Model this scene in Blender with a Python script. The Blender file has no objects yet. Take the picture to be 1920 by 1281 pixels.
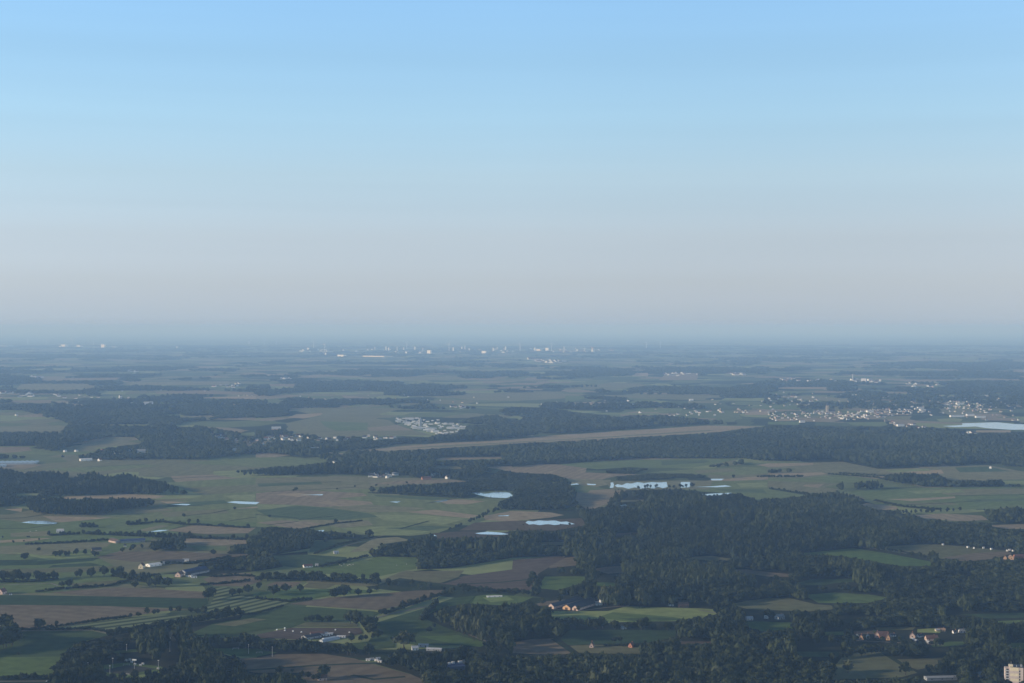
import bpy, bmesh, math, random
import numpy as np
from mathutils import Vector, Matrix
S = bpy.context.scene
COL = S.collection
R = math.radians
rng = np.random.default_rng(7)
random.seed(7)

# ------------------------------------------------------------------ camera
F, H, YH = 2667.0, 400.0, 613.0          # focal length in picture widths*1920, height above the plain, horizon row
PITCH = math.atan((640.5 - YH) / F)
cp, sp = math.cos(PITCH), math.sin(PITCH)
cam = bpy.data.cameras.new('camera')
co = bpy.data.objects.new('camera', cam)
COL.objects.link(co)
cam.sensor_width = 36
cam.lens = F * 36 / 1920
cam.clip_start, cam.clip_end = 1, 500000
co.location = (0, 0, H)
co.rotation_euler = (math.pi / 2 - PITCH, 0, 0)
S.camera = co

def G(u, v):
    """the point of the plain seen at (u, v) of the 1920-wide survey sheet"""
    dx = u - 960.0
    dy = F * cp - (v - 640.5) * sp
    dz = -F * sp - (v - 640.5) * cp
    t = -H / dz
    return (dx * t, dy * t)

def P(x, y, z=0.0):
    x = np.asarray(x, float); y = np.asarray(y, float)
    fw = y * cp - (z - H) * sp
    up = y * sp + (z - H) * cp
    return 960 + F * x / fw, 640.5 - F * up / fw

def pts(s):
    out = []
    for t in s.split():
        u, v = t.split(',')
        u, v = float(u), float(v)
        if u <= 0: u = -110.0
        if u >= 1920: u = 2030.0
        if v >= 1281: v = 1340.0
        out.append((u, v))
    return out

def inside(poly, u, v):
    r = np.zeros(len(u), bool)
    a = np.array(poly)
    m = (u >= a[:, 0].min()) & (u <= a[:, 0].max()) & (v >= a[:, 1].min()) & (v <= a[:, 1].max())
    idx = np.nonzero(m)[0]
    if not len(idx): return r
    uu, vv = u[idx], v[idx]
    c = np.zeros(len(idx), bool)
    n = len(poly)
    for i in range(n):
        x1, y1 = poly[i]; x2, y2 = poly[(i + 1) % n]
        if y1 == y2: continue
        k = ((y1 > vv) != (y2 > vv)) & (uu < (x2 - x1) * (vv - y1) / (y2 - y1) + x1)
        c ^= k
    r[idx] = c
    return r

# ------------------------------------------------------------------ materials
def mat(name, base, rough=.9, spec=.2, metal=0.0):
    m = bpy.data.materials.new(name); m.use_nodes = True
    b = m.node_tree.nodes['Principled BSDF']
    b.inputs['Base Color'].default_value = (*base, 1)
    b.inputs['Roughness'].default_value = rough
    b.inputs['Specular IOR Level'].default_value = spec
    b.inputs['Metallic'].default_value = metal
    return m

def N(t, kind, **kw):
    n = t.nodes.new(kind)
    for k, v in kw.items(): setattr(n, k, v)
    return n

def worn(name, base, amp=.18, scale=.35, rough=.85, spec=.25):
    """painted or plain building surface with some patchy weathering of its own"""
    m = mat(name, base, rough, spec); t = m.node_tree; b = t.nodes['Principled BSDF']
    g = N(t, 'ShaderNodeNewGeometry'); nz = N(t, 'ShaderNodeTexNoise')
    nz.inputs['Scale'].default_value = scale; nz.inputs['Detail'].default_value = 5
    t.links.new(g.outputs['Position'], nz.inputs['Vector'])
    cr = N(t, 'ShaderNodeValToRGB')
    e = cr.color_ramp.elements
    e[0].position, e[1].position = .3, .7
    e[0].color = (*[c * (1 - amp) for c in base], 1); e[1].color = (*[min(1, c * (1 + amp * .5)) for c in base], 1)
    t.links.new(nz.outputs[0], cr.inputs[0]); t.links.new(cr.outputs[0], b.inputs['Base Color'])
    return m

def field_mat(name, c1, c2, line=.035, period=22.0, patch=.004):
    """farm land: two soil or crop colours mixed in patches, fine mottling, tramlines at each field's own angle"""
    m = mat(name, c1, 1, .05); t = m.node_tree; L = t.links; b = t.nodes['Principled BSDF']
    g = N(t, 'ShaderNodeNewGeometry'); oi = N(t, 'ShaderNodeObjectInfo')
    n1 = N(t, 'ShaderNodeTexNoise'); n1.inputs['Scale'].default_value = patch; n1.inputs['Detail'].default_value = 6; n1.inputs['Roughness'].default_value = .62
    n2 = N(t, 'ShaderNodeTexNoise'); n2.inputs['Scale'].default_value = .06; n2.inputs['Detail'].default_value = 5
    L.new(g.outputs['Position'], n1.inputs['Vector']); L.new(g.outputs['Position'], n2.inputs['Vector'])
    ad = N(t, 'ShaderNodeMath', operation='MULTIPLY_ADD'); L.new(oi.outputs['Random'], ad.inputs[0]); ad.inputs[1].default_value = .5; L.new(n1.outputs[0], ad.inputs[2])
    mr = N(t, 'ShaderNodeMapRange'); mr.inputs['From Min'].default_value = .48; mr.inputs['From Max'].default_value = 1.0; L.new(ad.outputs[0], mr.inputs[0])
    mx = N(t, 'ShaderNodeMix', data_type='RGBA'); mx.inputs[6].default_value = (*c1, 1); mx.inputs[7].default_value = (*c2, 1)
    L.new(mr.outputs[0], mx.inputs[0])
    rot = N(t, 'ShaderNodeVectorRotate', rotation_type='Z_AXIS'); L.new(g.outputs['Position'], rot.inputs['Vector'])
    an = N(t, 'ShaderNodeMath', operation='MULTIPLY'); L.new(oi.outputs['Random'], an.inputs[0]); an.inputs[1].default_value = 3.14; L.new(an.outputs[0], rot.inputs['Angle'])
    wv = N(t, 'ShaderNodeTexWave', wave_type='BANDS'); wv.inputs['Scale'].default_value = .314 / period; wv.inputs['Distortion'].default_value = .6
    wv.inputs['Detail'].default_value = 2
    L.new(rot.outputs[0], wv.inputs['Vector'])
    # growth streaks that follow the working direction
    st = N(t, 'ShaderNodeMapping'); st.inputs['Scale'].default_value = (.045, .0035, 1); L.new(rot.outputs[0], st.inputs[0])
    n4 = N(t, 'ShaderNodeTexNoise'); n4.inputs['Scale'].default_value = 1; n4.inputs['Detail'].default_value = 4; L.new(st.outputs[0], n4.inputs['Vector'])
    q0 = N(t, 'ShaderNodeMath', operation='MULTIPLY_ADD'); L.new(n4.outputs[0], q0.inputs[0]); q0.inputs[1].default_value = .5; q0.inputs[2].default_value = .35
    q = N(t, 'ShaderNodeMath', operation='MULTIPLY_ADD'); L.new(n2.outputs[0], q.inputs[0]); q.inputs[1].default_value = .8; L.new(q0.outputs[0], q.inputs[2])
    q2 = N(t, 'ShaderNodeMath', operation='MULTIPLY_ADD'); L.new(wv.outputs[1], q2.inputs[0]); q2.inputs[1].default_value = -line * 2; L.new(q.outputs[0], q2.inputs[2])
    sc = N(t, 'ShaderNodeVectorMath', operation='SCALE'); L.new(mx.outputs[2], sc.inputs[0]); L.new(q2.outputs[0], sc.inputs['Scale'])
    L.new(sc.outputs[0], b.inputs['Base Color'])
    return m

FM = {
    'g': field_mat('pasture', (.082, .136, .035), (.122, .168, .050)),
    'm': field_mat('dark_and_shaded_meadow', (.050, .082, .026), (.072, .104, .036)),  # on the right-hand pasture this colour also carries the tree shade
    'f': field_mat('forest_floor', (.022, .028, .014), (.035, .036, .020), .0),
    'd': field_mat('dark_crop', (.036, .066, .026), (.052, .085, .036), .05),
    'o': field_mat('dry_pasture', (.130, .136, .062), (.165, .155, .080)),
    't': field_mat('stubble', (.165, .132, .085), (.200, .160, .105), .06),
    'b': field_mat('ploughed_soil', (.110, .085, .066), (.150, .118, .086), .09, 9),
    'p': field_mat('bare_dry_ground', (.255, .190, .130), (.200, .150, .100), .03, patch=.012),
    'y': field_mat('fresh_grass', (.205, .265, .085), (.250, .290, .105)),
    'G': field_mat('brightened_pasture', (.128, .178, .060), (.185, .212, .085)),
    'D': field_mat('green_and_shaded_crop', (.085, .128, .058), (.110, .148, .070), .05),  # beside the pale lane this tone stands in for a field's shadow
    'O': field_mat('brightened_dry_pasture', (.185, .185, .092), (.235, .220, .120)),
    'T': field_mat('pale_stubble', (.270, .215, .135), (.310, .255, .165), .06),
    'P': field_mat('brightened_bare_ground', (.400, .310, .190), (.310, .250, .155), .03, patch=.012),
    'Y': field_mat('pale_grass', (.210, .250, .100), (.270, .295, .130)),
    'h': field_mat('heath', (.085, .068, .046), (.115, .090, .055), .02, patch=.02),
    's': field_mat('pale_gravel', (.24, .22, .18), (.19, .17, .135), .0),
    'r': field_mat('sports_turf', (.060, .062, .055), (.075, .078, .066), .02),
}

def mown(name, a, b2, w):
    """hay cut into pale swaths that run between two surveyed points"""
    m = mat(name, (.1, .13, .05), 1, .05); t = m.node_tree; L = t.links; b = t.nodes['Principled BSDF']
    (ax, ay), (bx, by) = G(*a), G(*b2)
    ang = math.atan2(by - ay, bx - ax)
    g = N(t, 'ShaderNodeNewGeometry'); rot = N(t, 'ShaderNodeVectorRotate', rotation_type='Z_AXIS'); rot.inputs['Angle'].default_value = math.pi / 2 - ang
    L.new(g.outputs['Position'], rot.inputs['Vector'])
    wv = N(t, 'ShaderNodeTexWave', wave_type='BANDS', bands_direction='X'); wv.inputs['Scale'].default_value = .314 / w; wv.inputs['Distortion'].default_value = 0
    L.new(rot.outputs[0], wv.inputs['Vector'])
    nz = N(t, 'ShaderNodeTexNoise'); nz.inputs['Scale'].default_value = .05; nz.inputs['Detail'].default_value = 5; L.new(g.outputs['Position'], nz.inputs['Vector'])
    ad = N(t, 'ShaderNodeMath', operation='MULTIPLY_ADD'); L.new(nz.outputs[0], ad.inputs[0]); ad.inputs[1].default_value = .14; L.new(wv.outputs[1], ad.inputs[2])
    cr = N(t, 'ShaderNodeValToRGB'); e = cr.color_ramp.elements
    e[0].position, e[1].position = .2, .9
    e[0].color = (.045, .066, .026, 1); e[1].color = (.185, .215, .105, 1)
    L.new(ad.outputs[0], cr.inputs[0]); L.new(cr.outputs[0], b.inputs['Base Color'])
    return m

FM['1'] = mown('mown_hay', (90, 1181), (240, 1161.5), 21)
FM['2'] = mown('mown_hay_far', (430, 1146), (520, 1124), 18)

def ground_mat():
    """the plain between the surveyed fields: a patchwork of small fields and scrub"""
    m = mat('plain', (.07, .08, .04), 1, .05); t = m.node_tree; L = t.links; b = t.nodes['Principled BSDF']
    g = N(t, 'ShaderNodeNewGeometry'); mp = N(t, 'ShaderNodeMapping'); mp.inputs['Rotation'].default_value = (0, 0, .3); mp.inputs['Scale'].default_value = (1, .8, 1)
    L.new(g.outputs['Position'], mp.inputs[0])
    nd = N(t, 'ShaderNodeTexNoise'); nd.inputs['Scale'].default_value = .0016; nd.inputs['Detail'].default_value = 3; L.new(mp.outputs[0], nd.inputs['Vector'])
    ds = N(t, 'ShaderNodeVectorMath', operation='MULTIPLY_ADD'); L.new(nd.outputs[1], ds.inputs[0]); ds.inputs[1].default_value = (260, 260, 0); L.new(mp.outputs[0], ds.inputs[2])
    vo = N(t, 'ShaderNodeTexVoronoi', distance='CHEBYCHEV'); vo.inputs['Scale'].default_value = 1 / 240.0; L.new(ds.outputs[0], vo.inputs['Vector'])
    sx = N(t, 'ShaderNodeSeparateColor'); L.new(vo.outputs['Color'], sx.inputs[0])
    cr = N(t, 'ShaderNodeValToRGB'); cr.color_ramp.interpolation = 'CONSTANT'
    st = [(0, (.085, .112, .048)), (.22, (.030, .044, .020)), (.42, (.14, .17, .07)), (.62, (.19, .185, .095)), (.78, (.27, .22, .14)), (.9, (.24, .27, .11))]
    e = cr.color_ramp.elements
    while len(e) < len(st): e.new(.5)
    for el, (p, c) in zip(e, st): el.position = p; el.color = (*c, 1)
    L.new(sx.outputs[0], cr.inputs[0])
    n2 = N(t, 'ShaderNodeTexNoise'); n2.inputs['Scale'].default_value = .02; n2.inputs['Detail'].default_value = 6; L.new(g.outputs['Position'], n2.inputs['Vector'])
    # broad wooded and open tracts far out
    n3 = N(t, 'ShaderNodeTexNoise'); n3.inputs['Scale'].default_value = .00035; n3.inputs['Detail'].default_value = 5; n3.inputs['Roughness'].default_value = .6
    L.new(mp.outputs[0], n3.inputs['Vector'])
    r3 = N(t, 'ShaderNodeMapRange'); r3.inputs['From Min'].default_value = .60; r3.inputs['From Max'].default_value = .63; L.new(n3.outputs[0], r3.inputs[0])
    mx = N(t, 'ShaderNodeMix', data_type='RGBA'); mx.inputs[7].default_value = (.026, .038, .018, 1)
    L.new(r3.outputs[0], mx.inputs[0]); L.new(cr.outputs[0], mx.inputs[6])
    q = N(t, 'ShaderNodeMath', operation='MULTIPLY_ADD'); L.new(n2.outputs[0], q.inputs[0]); q.inputs[1].default_value = .8; q.inputs[2].default_value = .6
    sc = N(t, 'ShaderNodeVectorMath', operation='SCALE'); L.new(mx.outputs[2], sc.inputs[0]); L.new(q.outputs[0], sc.inputs['Scale'])
    L.new(sc.outputs[0], b.inputs['Base Color'])
    return m

def leaf_mat(name, dark, light, objrand=.35):
    m = mat(name, dark, 1, .08); t = m.node_tree; L = t.links; b = t.nodes['Principled BSDF']
    at = N(t, 'ShaderNodeAttribute', attribute_name='tint'); oi = N(t, 'ShaderNodeObjectInfo')
    ad = N(t, 'ShaderNodeMath', operation='MULTIPLY_ADD'); L.new(oi.outputs['Random'], ad.inputs[0]); ad.inputs[1].default_value = objrand
    L.new(at.outputs['Fac'], ad.inputs[2])
    mx = N(t, 'ShaderNodeMix', data_type='RGBA'); mx.inputs[6].default_value = (*dark, 1); mx.inputs[7].default_value = (*light, 1)
    L.new(ad.outputs[0], mx.inputs[0]); L.new(mx.outputs[2], b.inputs['Base Color'])
    return m

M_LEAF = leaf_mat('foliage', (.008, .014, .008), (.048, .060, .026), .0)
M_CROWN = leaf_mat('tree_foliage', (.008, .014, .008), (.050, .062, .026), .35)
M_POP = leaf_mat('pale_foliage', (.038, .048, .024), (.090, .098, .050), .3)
M_BARK = worn('bark', (.075, .058, .042), .3, 1.5, .95, .1)
M_WATER = mat('pond_water', (.62, .70, .76), .16, .6, .62)
M_WATER.node_tree.nodes['Principled BSDF'].inputs['IOR'].default_value = 2.5
def _ripple():
    t = M_WATER.node_tree; g = N(t, 'ShaderNodeNewGeometry'); nz = N(t, 'ShaderNodeTexNoise'); nz.inputs['Scale'].default_value = .25; nz.inputs['Detail'].default_value = 3
    bp = N(t, 'ShaderNodeBump'); bp.inputs['Strength'].default_value = .12; bp.inputs['Distance'].default_value = .4
    t.links.new(g.outputs['Position'], nz.inputs['Vector']); t.links.new(nz.outputs[0], bp.inputs['Height']); t.links.new(bp.outputs[0], t.nodes['Principled BSDF'].inputs['Normal'])
_ripple()
M = {
    'white': worn('white_render', (.80, .78, .74), .08), 'cream': worn('cream_render', (.74, .64, .46), .1), 'tan': worn('tan_brick', (.42, .36, .29), .15), 'tower': worn('pinkish_render', (.60, .50, .45), .08), 'brick': worn('red_brick', (.42, .20, .13), .2, .8),
    'pink': worn('pink_brick', (.55, .42, .36), .18, .8), 'orange': worn('orange_brick', (.58, .37, .22), .18, .8), 'grey': worn('grey_sheet', (.30, .31, .32), .15),
    'slate': worn('dark_slate', (.055, .060, .072), .25, .6, .6), 'redtile': worn('red_tiles', (.145, .078, .064), .25, .6), 'browntile': worn('brown_tiles', (.12, .08, .065), .25, .6),
    'blue': worn('blue_sheet', (.055, .085, .17), .18), 'paleroof': worn('pale_roof', (.46, .47, .49), .14), 'glass': mat('window_glass', (.02, .025, .03), .08, .6),
    'steel': mat('galvanised_steel', (.50, .51, .52), .45, .5, .3), 'wood': worn('brown_boards', (.10, .065, .045), .25), 'film': mat('greenhouse_glass', (.40, .44, .48), .3, .5),
    'wrap': mat('bale_wrap', (.82, .84, .82), .35, .5), 'hide': worn('pale_hide', (.66, .60, .52), .3, 2), 'lamp': mat('lamp_panel', (.75, .75, .72), .3, .5),
    'rust': worn('weathered_orange_roof', (.36, .25, .17), .2),
}

# ------------------------------------------------------------------ objects
def tag(o, label=None, cat=None, group=None, kind=None):
    if label: o['label'] = label
    if cat: o['category'] = cat
    if group: o['group'] = group
    if kind: o['kind'] = kind
    return o

def link(name, me, mats, parent=None, loc=None, rz=0.0):
    o = bpy.data.objects.new(name, me)
    if me is not None and not len(me.materials):
        for m in mats: me.materials.append(m)
    COL.objects.link(o)
    if parent is not None: o.parent = parent
    if loc is not None: o.location = loc
    o.rotation_euler = (0, 0, rz)
    return o

def empty(name, loc, rz=0.0):
    return link(name, None, [], None, loc, rz)

def poly_mesh(name, ring, z, holes=None):
    bm = bmesh.new()
    vs = [bm.verts.new((x, y, z)) for x, y in ring]
    f = bm.faces.new(vs)
    if f.normal.z < 0: f.normal_flip()
    bm.normal_update()
    if f.normal.z < 0: f.normal_flip()
    bmesh.ops.triangulate(bm, faces=[f])
    me = bpy.data.meshes.new(name); bm.to_mesh(me); bm.free()
    return me

LAYERS = []                       # (bbox on the sheet, level) so that overlapping sheets never share a plane
def level(p):
    a = np.array(p); x0, y0 = a.min(0); x1, y1 = a.max(0)
    lv = 1 + max([l for (bx0, by0, bx1, by1, l) in LAYERS if x0 <= bx1 and x1 >= bx0 and y0 <= by1 and y1 >= by0] or [0])
    LAYERS.append((x0, y0, x1, y1, lv))
    return lv * .03
CLEAR = []

def wobble(ring, amp):
    """field edges are never ruler straight: subdivide and jitter a little"""
    out = []
    n = len(ring)
    for i in range(n):
        (x1, y1), (x2, y2) = ring[i], ring[(i + 1) % n]
        k = max(1, min(6, int(math.hypot(x2 - x1, y2 - y1) / 60)))
        for j in range(k):
            t = j / k
            a = amp if j else 0
            out.append((x1 + (x2 - x1) * t + random.uniform(-a, a), y1 + (y2 - y1) * t + random.uniform(-a, a)))
    return out

def sheet(name, p, m, clear=True, amp=1.5):
    z = level(p)
    ring = [G(u, v) for u, v in p]
    o = link(name, poly_mesh(name, wobble(ring, amp), z), [m])
    tag(o, kind='structure')
    if clear: CLEAR.append(p)
    return o

def strip(name, p, w, m):
    """a track, ditch or road of width w metres along surveyed points"""
    q = [Vector(G(u, v)) for u, v in p]
    L, Rr = [], []
    for i, a in enumerate(q):
        d = (q[min(i + 1, len(q) - 1)] - q[max(i - 1, 0)]).normalized()
        n = Vector((-d.y, d.x)) * w / 2
        L.append(a + n); Rr.append(a - n)
    z = level(p) + .02
    bm = bmesh.new()
    l = [bm.verts.new((a.x, a.y, z)) for a in L]; r = [bm.verts.new((a.x, a.y, z)) for a in Rr]
    for i in range(len(q) - 1): bm.faces.new((r[i], r[i + 1], l[i + 1], l[i]))
    bm.normal_update()
    me = bpy.data.meshes.new(name); bm.to_mesh(me); bm.free()
    return tag(link(name, me, [m]), kind='structure')

def tris_mesh(name, V, T, tint=None, matidx=None):
    me = bpy.data.meshes.new(name)
    V = np.ascontiguousarray(V, np.float32); T = np.ascontiguousarray(T, np.int32)
    me.vertices.add(len(V)); me.vertices.foreach_set('co', V.ravel())
    me.loops.add(T.size); me.loops.foreach_set('vertex_index', T.ravel())
    me.polygons.add(len(T)); me.polygons.foreach_set('loop_start', np.arange(0, T.size, 3, dtype=np.int32))
    if matidx is not None: me.polygons.foreach_set('material_index', np.ascontiguousarray(matidx, np.int32))
    if tint is not None:
        a = me.attributes.new('tint', 'FLOAT', 'POINT'); a.data.foreach_set('value', np.ascontiguousarray(tint, np.float32))
    me.update(calc_edges=True)
    me.polygons.foreach_set('use_smooth', np.zeros(len(T), bool))
    return me

# ------------------------------------------------------------------ crowns
def ico(sub):
    bm = bmesh.new(); bmesh.ops.create_icosphere(bm, subdivisions=sub, radius=1)
    V = np.array([v.co[:] for v in bm.verts]); T = np.array([[v.index for v in f.verts] for f in bm.faces])
    bm.free(); return V, T
ICO = {1: ico(1), 2: ico(2), 3: ico(3)}

def crown(seed, sub, clumps, leaves, leaf, core=.86, low=.12, cone=0.0):
    """unit crown: radius about 1, top at z = 1. A lumpy inner mass plus leaf sprays that break its outline."""
    r = np.random.default_rng(seed)
    V, T = ICO[sub]; V = V.copy()
    k = 7 if sub > 1 else 3
    dirs = r.normal(size=(k, 3)); dirs /= np.linalg.norm(dirs, axis=1)[:, None]
    b = 1 + .48 * np.clip((V @ dirs.T - .6) * 2.4, 0, 1).max(1) + r.normal(0, .09, len(V)) - .2
    V *= b[:, None] * np.array([core, core, .86])
    V[:, :2] *= (1 - cone * np.clip((V[:, 2:3] + .6) / 1.6, 0, 1))
    lo = low
    V[:, 2] = lo + (1 - lo) * (V[:, 2] + .95) / 1.9
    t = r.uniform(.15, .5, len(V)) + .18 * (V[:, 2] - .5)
    Vs, Ts, ts, n = [V], [T], [t], len(V)
    if leaves:
        cd = r.normal(size=(clumps, 3)); cd /= np.linalg.norm(cd, axis=1)[:, None]
        cd[:, 2] = np.abs(cd[:, 2]) * 1.1 - .25
        ct = r.uniform(0, .9, clumps)
        w = r.integers(0, clumps, leaves)
        c = cd[w] * r.uniform(.72, 1.02, (leaves, 1)) + r.normal(0, .2, (leaves, 3))
        c[:, :2] *= (1 - cone * np.clip((c[:, 2:3] + .6) / 1.6, 0, 1))
        c[:, 2] = lo + (1 - lo) * np.clip((c[:, 2] + .95) / 1.95, .02, 1.04)
        a = r.normal(size=(leaves, 3)); a /= np.linalg.norm(a, axis=1)[:, None]
        h = np.cross(a, r.normal(size=(leaves, 3))); h /= np.linalg.norm(h, axis=1)[:, None]
        s = leaf * r.uniform(.6, 1.4, (leaves, 1))
        zs = np.array([1, 1, .62])
        q = np.stack([c + a * s * zs, c - a * s * .6 * zs + h * s * .8 * zs, c - a * s * .6 * zs - h * s * .8 * zs], 1).reshape(-1, 3)
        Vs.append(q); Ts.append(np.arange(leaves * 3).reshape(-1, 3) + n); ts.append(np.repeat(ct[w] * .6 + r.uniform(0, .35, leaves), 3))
    return np.concatenate(Vs), np.concatenate(Ts), np.clip(np.concatenate(ts), 0, 1)

PROTO = {                                       # by how large the trees show: leaf sprays for the near woods, lumpy crowns far out
    0: [crown(s, 2, 11, 90, .30, low=(.12, .34, .26)[s % 3]) for s in range(9)] + [crown(90 + s, 2, 11, 80, .26, cone=.55) for s in range(2)],
    1: [crown(20 + s, 2, 8, 30, .36) for s in range(8)] + [crown(60 + s, 2, 8, 26, .3, cone=.6) for s in range(2)],
    2: [crown(40 + s, 2, 1, 0, .3) for s in range(9)],
    3: [crown(50 + s, 1, 5, 6, .45, low=.0) for s in range(9)],
}

def forest_mesh(name, x, y, r, h, lod, tint, z=None):
    pr = PROTO[lod]; k = rng.integers(0, len(pr), len(x)); ang = rng.uniform(0, 6.28, len(x))
    Vs, Ts, ts, n = [], [], [], 0
    for i, (V, T, t) in enumerate(pr):
        m = np.nonzero(k == i)[0]
        if not len(m): continue
        c, s = np.cos(ang[m])[:, None], np.sin(ang[m])[:, None]
        X = V[None, :, 0] * c - V[None, :, 1] * s; Y = V[None, :, 0] * s + V[None, :, 1] * c
        A = np.stack([X * r[m][:, None] + x[m][:, None], Y * r[m][:, None] + y[m][:, None], V[None, :, 2] * h[m][:, None] + np.zeros_like(X)], 2)
        Vs.append(A.reshape(-1, 3)); Ts.append((T[None] + (np.arange(len(m)) * len(V))[:, None, None]).reshape(-1, 3) + n)
        ts.append((t[None] * .6 + tint[m][:, None]).ravel()); n += len(m) * len(V)
    return tris_mesh(name, np.concatenate(Vs), np.concatenate(Ts), np.clip(np.concatenate(ts), 0, 1.2))
# light and air settings
SKYROT = math.atan2(1.0, -.2)
SUN_E = 5.0
HAZE_C = (.355, .60, 1.0, 1)
HAZE_A = (.5, .5, .5, 1)
HAZE_D = 7.0e-5
# ------------------------------------------------------------------ sky, sun, air
EL, SX, SY = R(13.5), -1.0, -.2
w = bpy.data.worlds.new('World'); S.world = w; w.use_nodes = True
nt = w.node_tree; bg = nt.nodes['Background']
sk = nt.nodes.new('ShaderNodeTexSky'); sk.sky_type = 'NISHITA'; sk.sun_disc = False
sk.sun_elevation = EL; sk.sun_rotation = SKYROT; sk.air_density = 1.0; sk.dust_density = 0.5; sk.ozone_density = 1.0; sk.altitude = 400
tc = nt.nodes.new('ShaderNodeTexCoord'); sep = nt.nodes.new('ShaderNodeSeparateXYZ'); nt.links.new(tc.outputs['Generated'], sep.inputs[0])
cr = nt.nodes.new('ShaderNodeValToRGB'); el = cr.color_ramp.elements
# colour balance of the sky by height above the horizon (greyer haze low down, deep blue overhead)
ramp = [(.0, .80, 1.12, 2.42), (.0049, .79, 1.1, 2.36), (.0109, .78, 1.04, 2.14), (.0202, .81, 1.0, 1.92), (.0304, .86, .99, 1.73), (.0632, 1.05, 1.075, 1.52), (.1052, 1.26, 1.31, 1.57), (.1461, 1.37, 1.55, 1.78), (.1868, 1.41, 1.68, 1.94), (.2261, 1.49, 1.85, 2.19), (.42, .62, .80, 1.0), (.75, .34, .42, .56)]
while len(el) < len(ramp): el.new(.5)
for e, q in zip(el, ramp): e.position = q[0]; e.color = (q[1] / 5, q[2] / 5, q[3] / 5, 1)
nt.links.new(sep.outputs['Z'], cr.inputs[0])
mx = nt.nodes.new('ShaderNodeMix'); mx.data_type = 'RGBA'; mx.blend_type = 'MULTIPLY'; mx.inputs[0].default_value = 1
nt.links.new(sk.outputs[0], mx.inputs[6]); nt.links.new(cr.outputs[0], mx.inputs[7])
sc = nt.nodes.new('ShaderNodeVectorMath'); sc.operation = 'SCALE'; sc.inputs['Scale'].default_value = 5
az = nt.nodes.new('ShaderNodeMapRange'); az.inputs['From Min'].default_value = -.34; az.inputs['From Max'].default_value = 0; az.inputs['To Min'].default_value = 4.45; az.inputs['To Max'].default_value = 5   # sky dimmed a little towards the sun side
nt.links.new(sep.outputs['X'], az.inputs[0]); nt.links.new(az.outputs[0], sc.inputs['Scale'])
# faint level layers in the haze
lay = nt.nodes.new('ShaderNodeMapping'); lay.inputs['Scale'].default_value = (1.2, 1.2, 46); nt.links.new(tc.outputs['Generated'], lay.inputs[0])
ln_ = nt.nodes.new('ShaderNodeTexNoise'); ln_.inputs['Scale'].default_value = 1.0; ln_.inputs['Detail'].default_value = 4; nt.links.new(lay.outputs[0], ln_.inputs['Vector'])
lm = nt.nodes.new('ShaderNodeMapRange'); lm.inputs['From Min'].default_value = .3; lm.inputs['From Max'].default_value = .7; lm.inputs['To Min'].default_value = .975; lm.inputs['To Max'].default_value = 1.02; nt.links.new(ln_.outputs[0], lm.inputs[0])
ml = nt.nodes.new('ShaderNodeVectorMath'); ml.operation = 'SCALE'; nt.links.new(mx.outputs[2], ml.inputs[0]); nt.links.new(lm.outputs[0], ml.inputs['Scale'])
nt.links.new(ml.outputs[0], sc.inputs[0]); nt.links.new(sc.outputs[0], bg.inputs[0]); bg.inputs[1].default_value = .12
sun = bpy.data.lights.new('sun', 'SUN'); so = bpy.data.objects.new('sun', sun); COL.objects.link(so)
sun.energy = SUN_E; sun.angle = R(.5); sun.color = (1, .87, .70)
n_ = math.hypot(SX, SY)
so.rotation_euler = Vector((SX / n_ * math.cos(EL), SY / n_ * math.cos(EL), math.sin(EL))).to_track_quat('Z', 'Y').to_euler()
so.location = (-500, -100, 600)

def cube_mesh(name, a, b):
    bm = bmesh.new(); bmesh.ops.create_cube(bm, size=1)
    for v in bm.verts: v.co = [(a[i] + b[i]) / 2 + v.co[i] * (b[i] - a[i]) for i in range(3)]
    me = bpy.data.meshes.new(name); bm.to_mesh(me); bm.free(); return me
GX, GY0, GY1 = 120000, -3000, 200000
gm = bpy.data.meshes.new('ground'); gm.from_pydata([(-GX, GY0, 0), (GX, GY0, 0), (GX, GY1, 0), (-GX, GY1, 0)], [], [(0, 1, 2, 3)])
tag(link('ground', gm, [ground_mat()]), kind='structure')
hz = link('haze', cube_mesh('haze', (-GX - 500, GY0 - 500, -1.5), (GX + 500, GY1 + 500, 450)), [])
tag(hz, kind='stuff')
hm = bpy.data.materials.new('haze_air'); hm.use_nodes = True; t = hm.node_tree; t.nodes.remove(t.nodes['Principled BSDF'])
pv = t.nodes.new('ShaderNodeVolumePrincipled'); pv.inputs['Color'].default_value = HAZE_C; pv.inputs['Absorption Color'].default_value = HAZE_A
pv.inputs['Density'].default_value = HAZE_D; pv.inputs['Anisotropy'].default_value = .0
t.links.new(pv.outputs[0], t.nodes['Material Output'].inputs['Volume']); hz.data.materials.append(hm)
S.cycles.volume_bounces = 2
S.cycles.max_bounces = 6; S.cycles.diffuse_bounces = 3
S.cycles.use_denoising = True
S.view_settings.view_transform = 'Standard'; S.view_settings.look = 'None'; S.view_settings.exposure = 0

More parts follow.
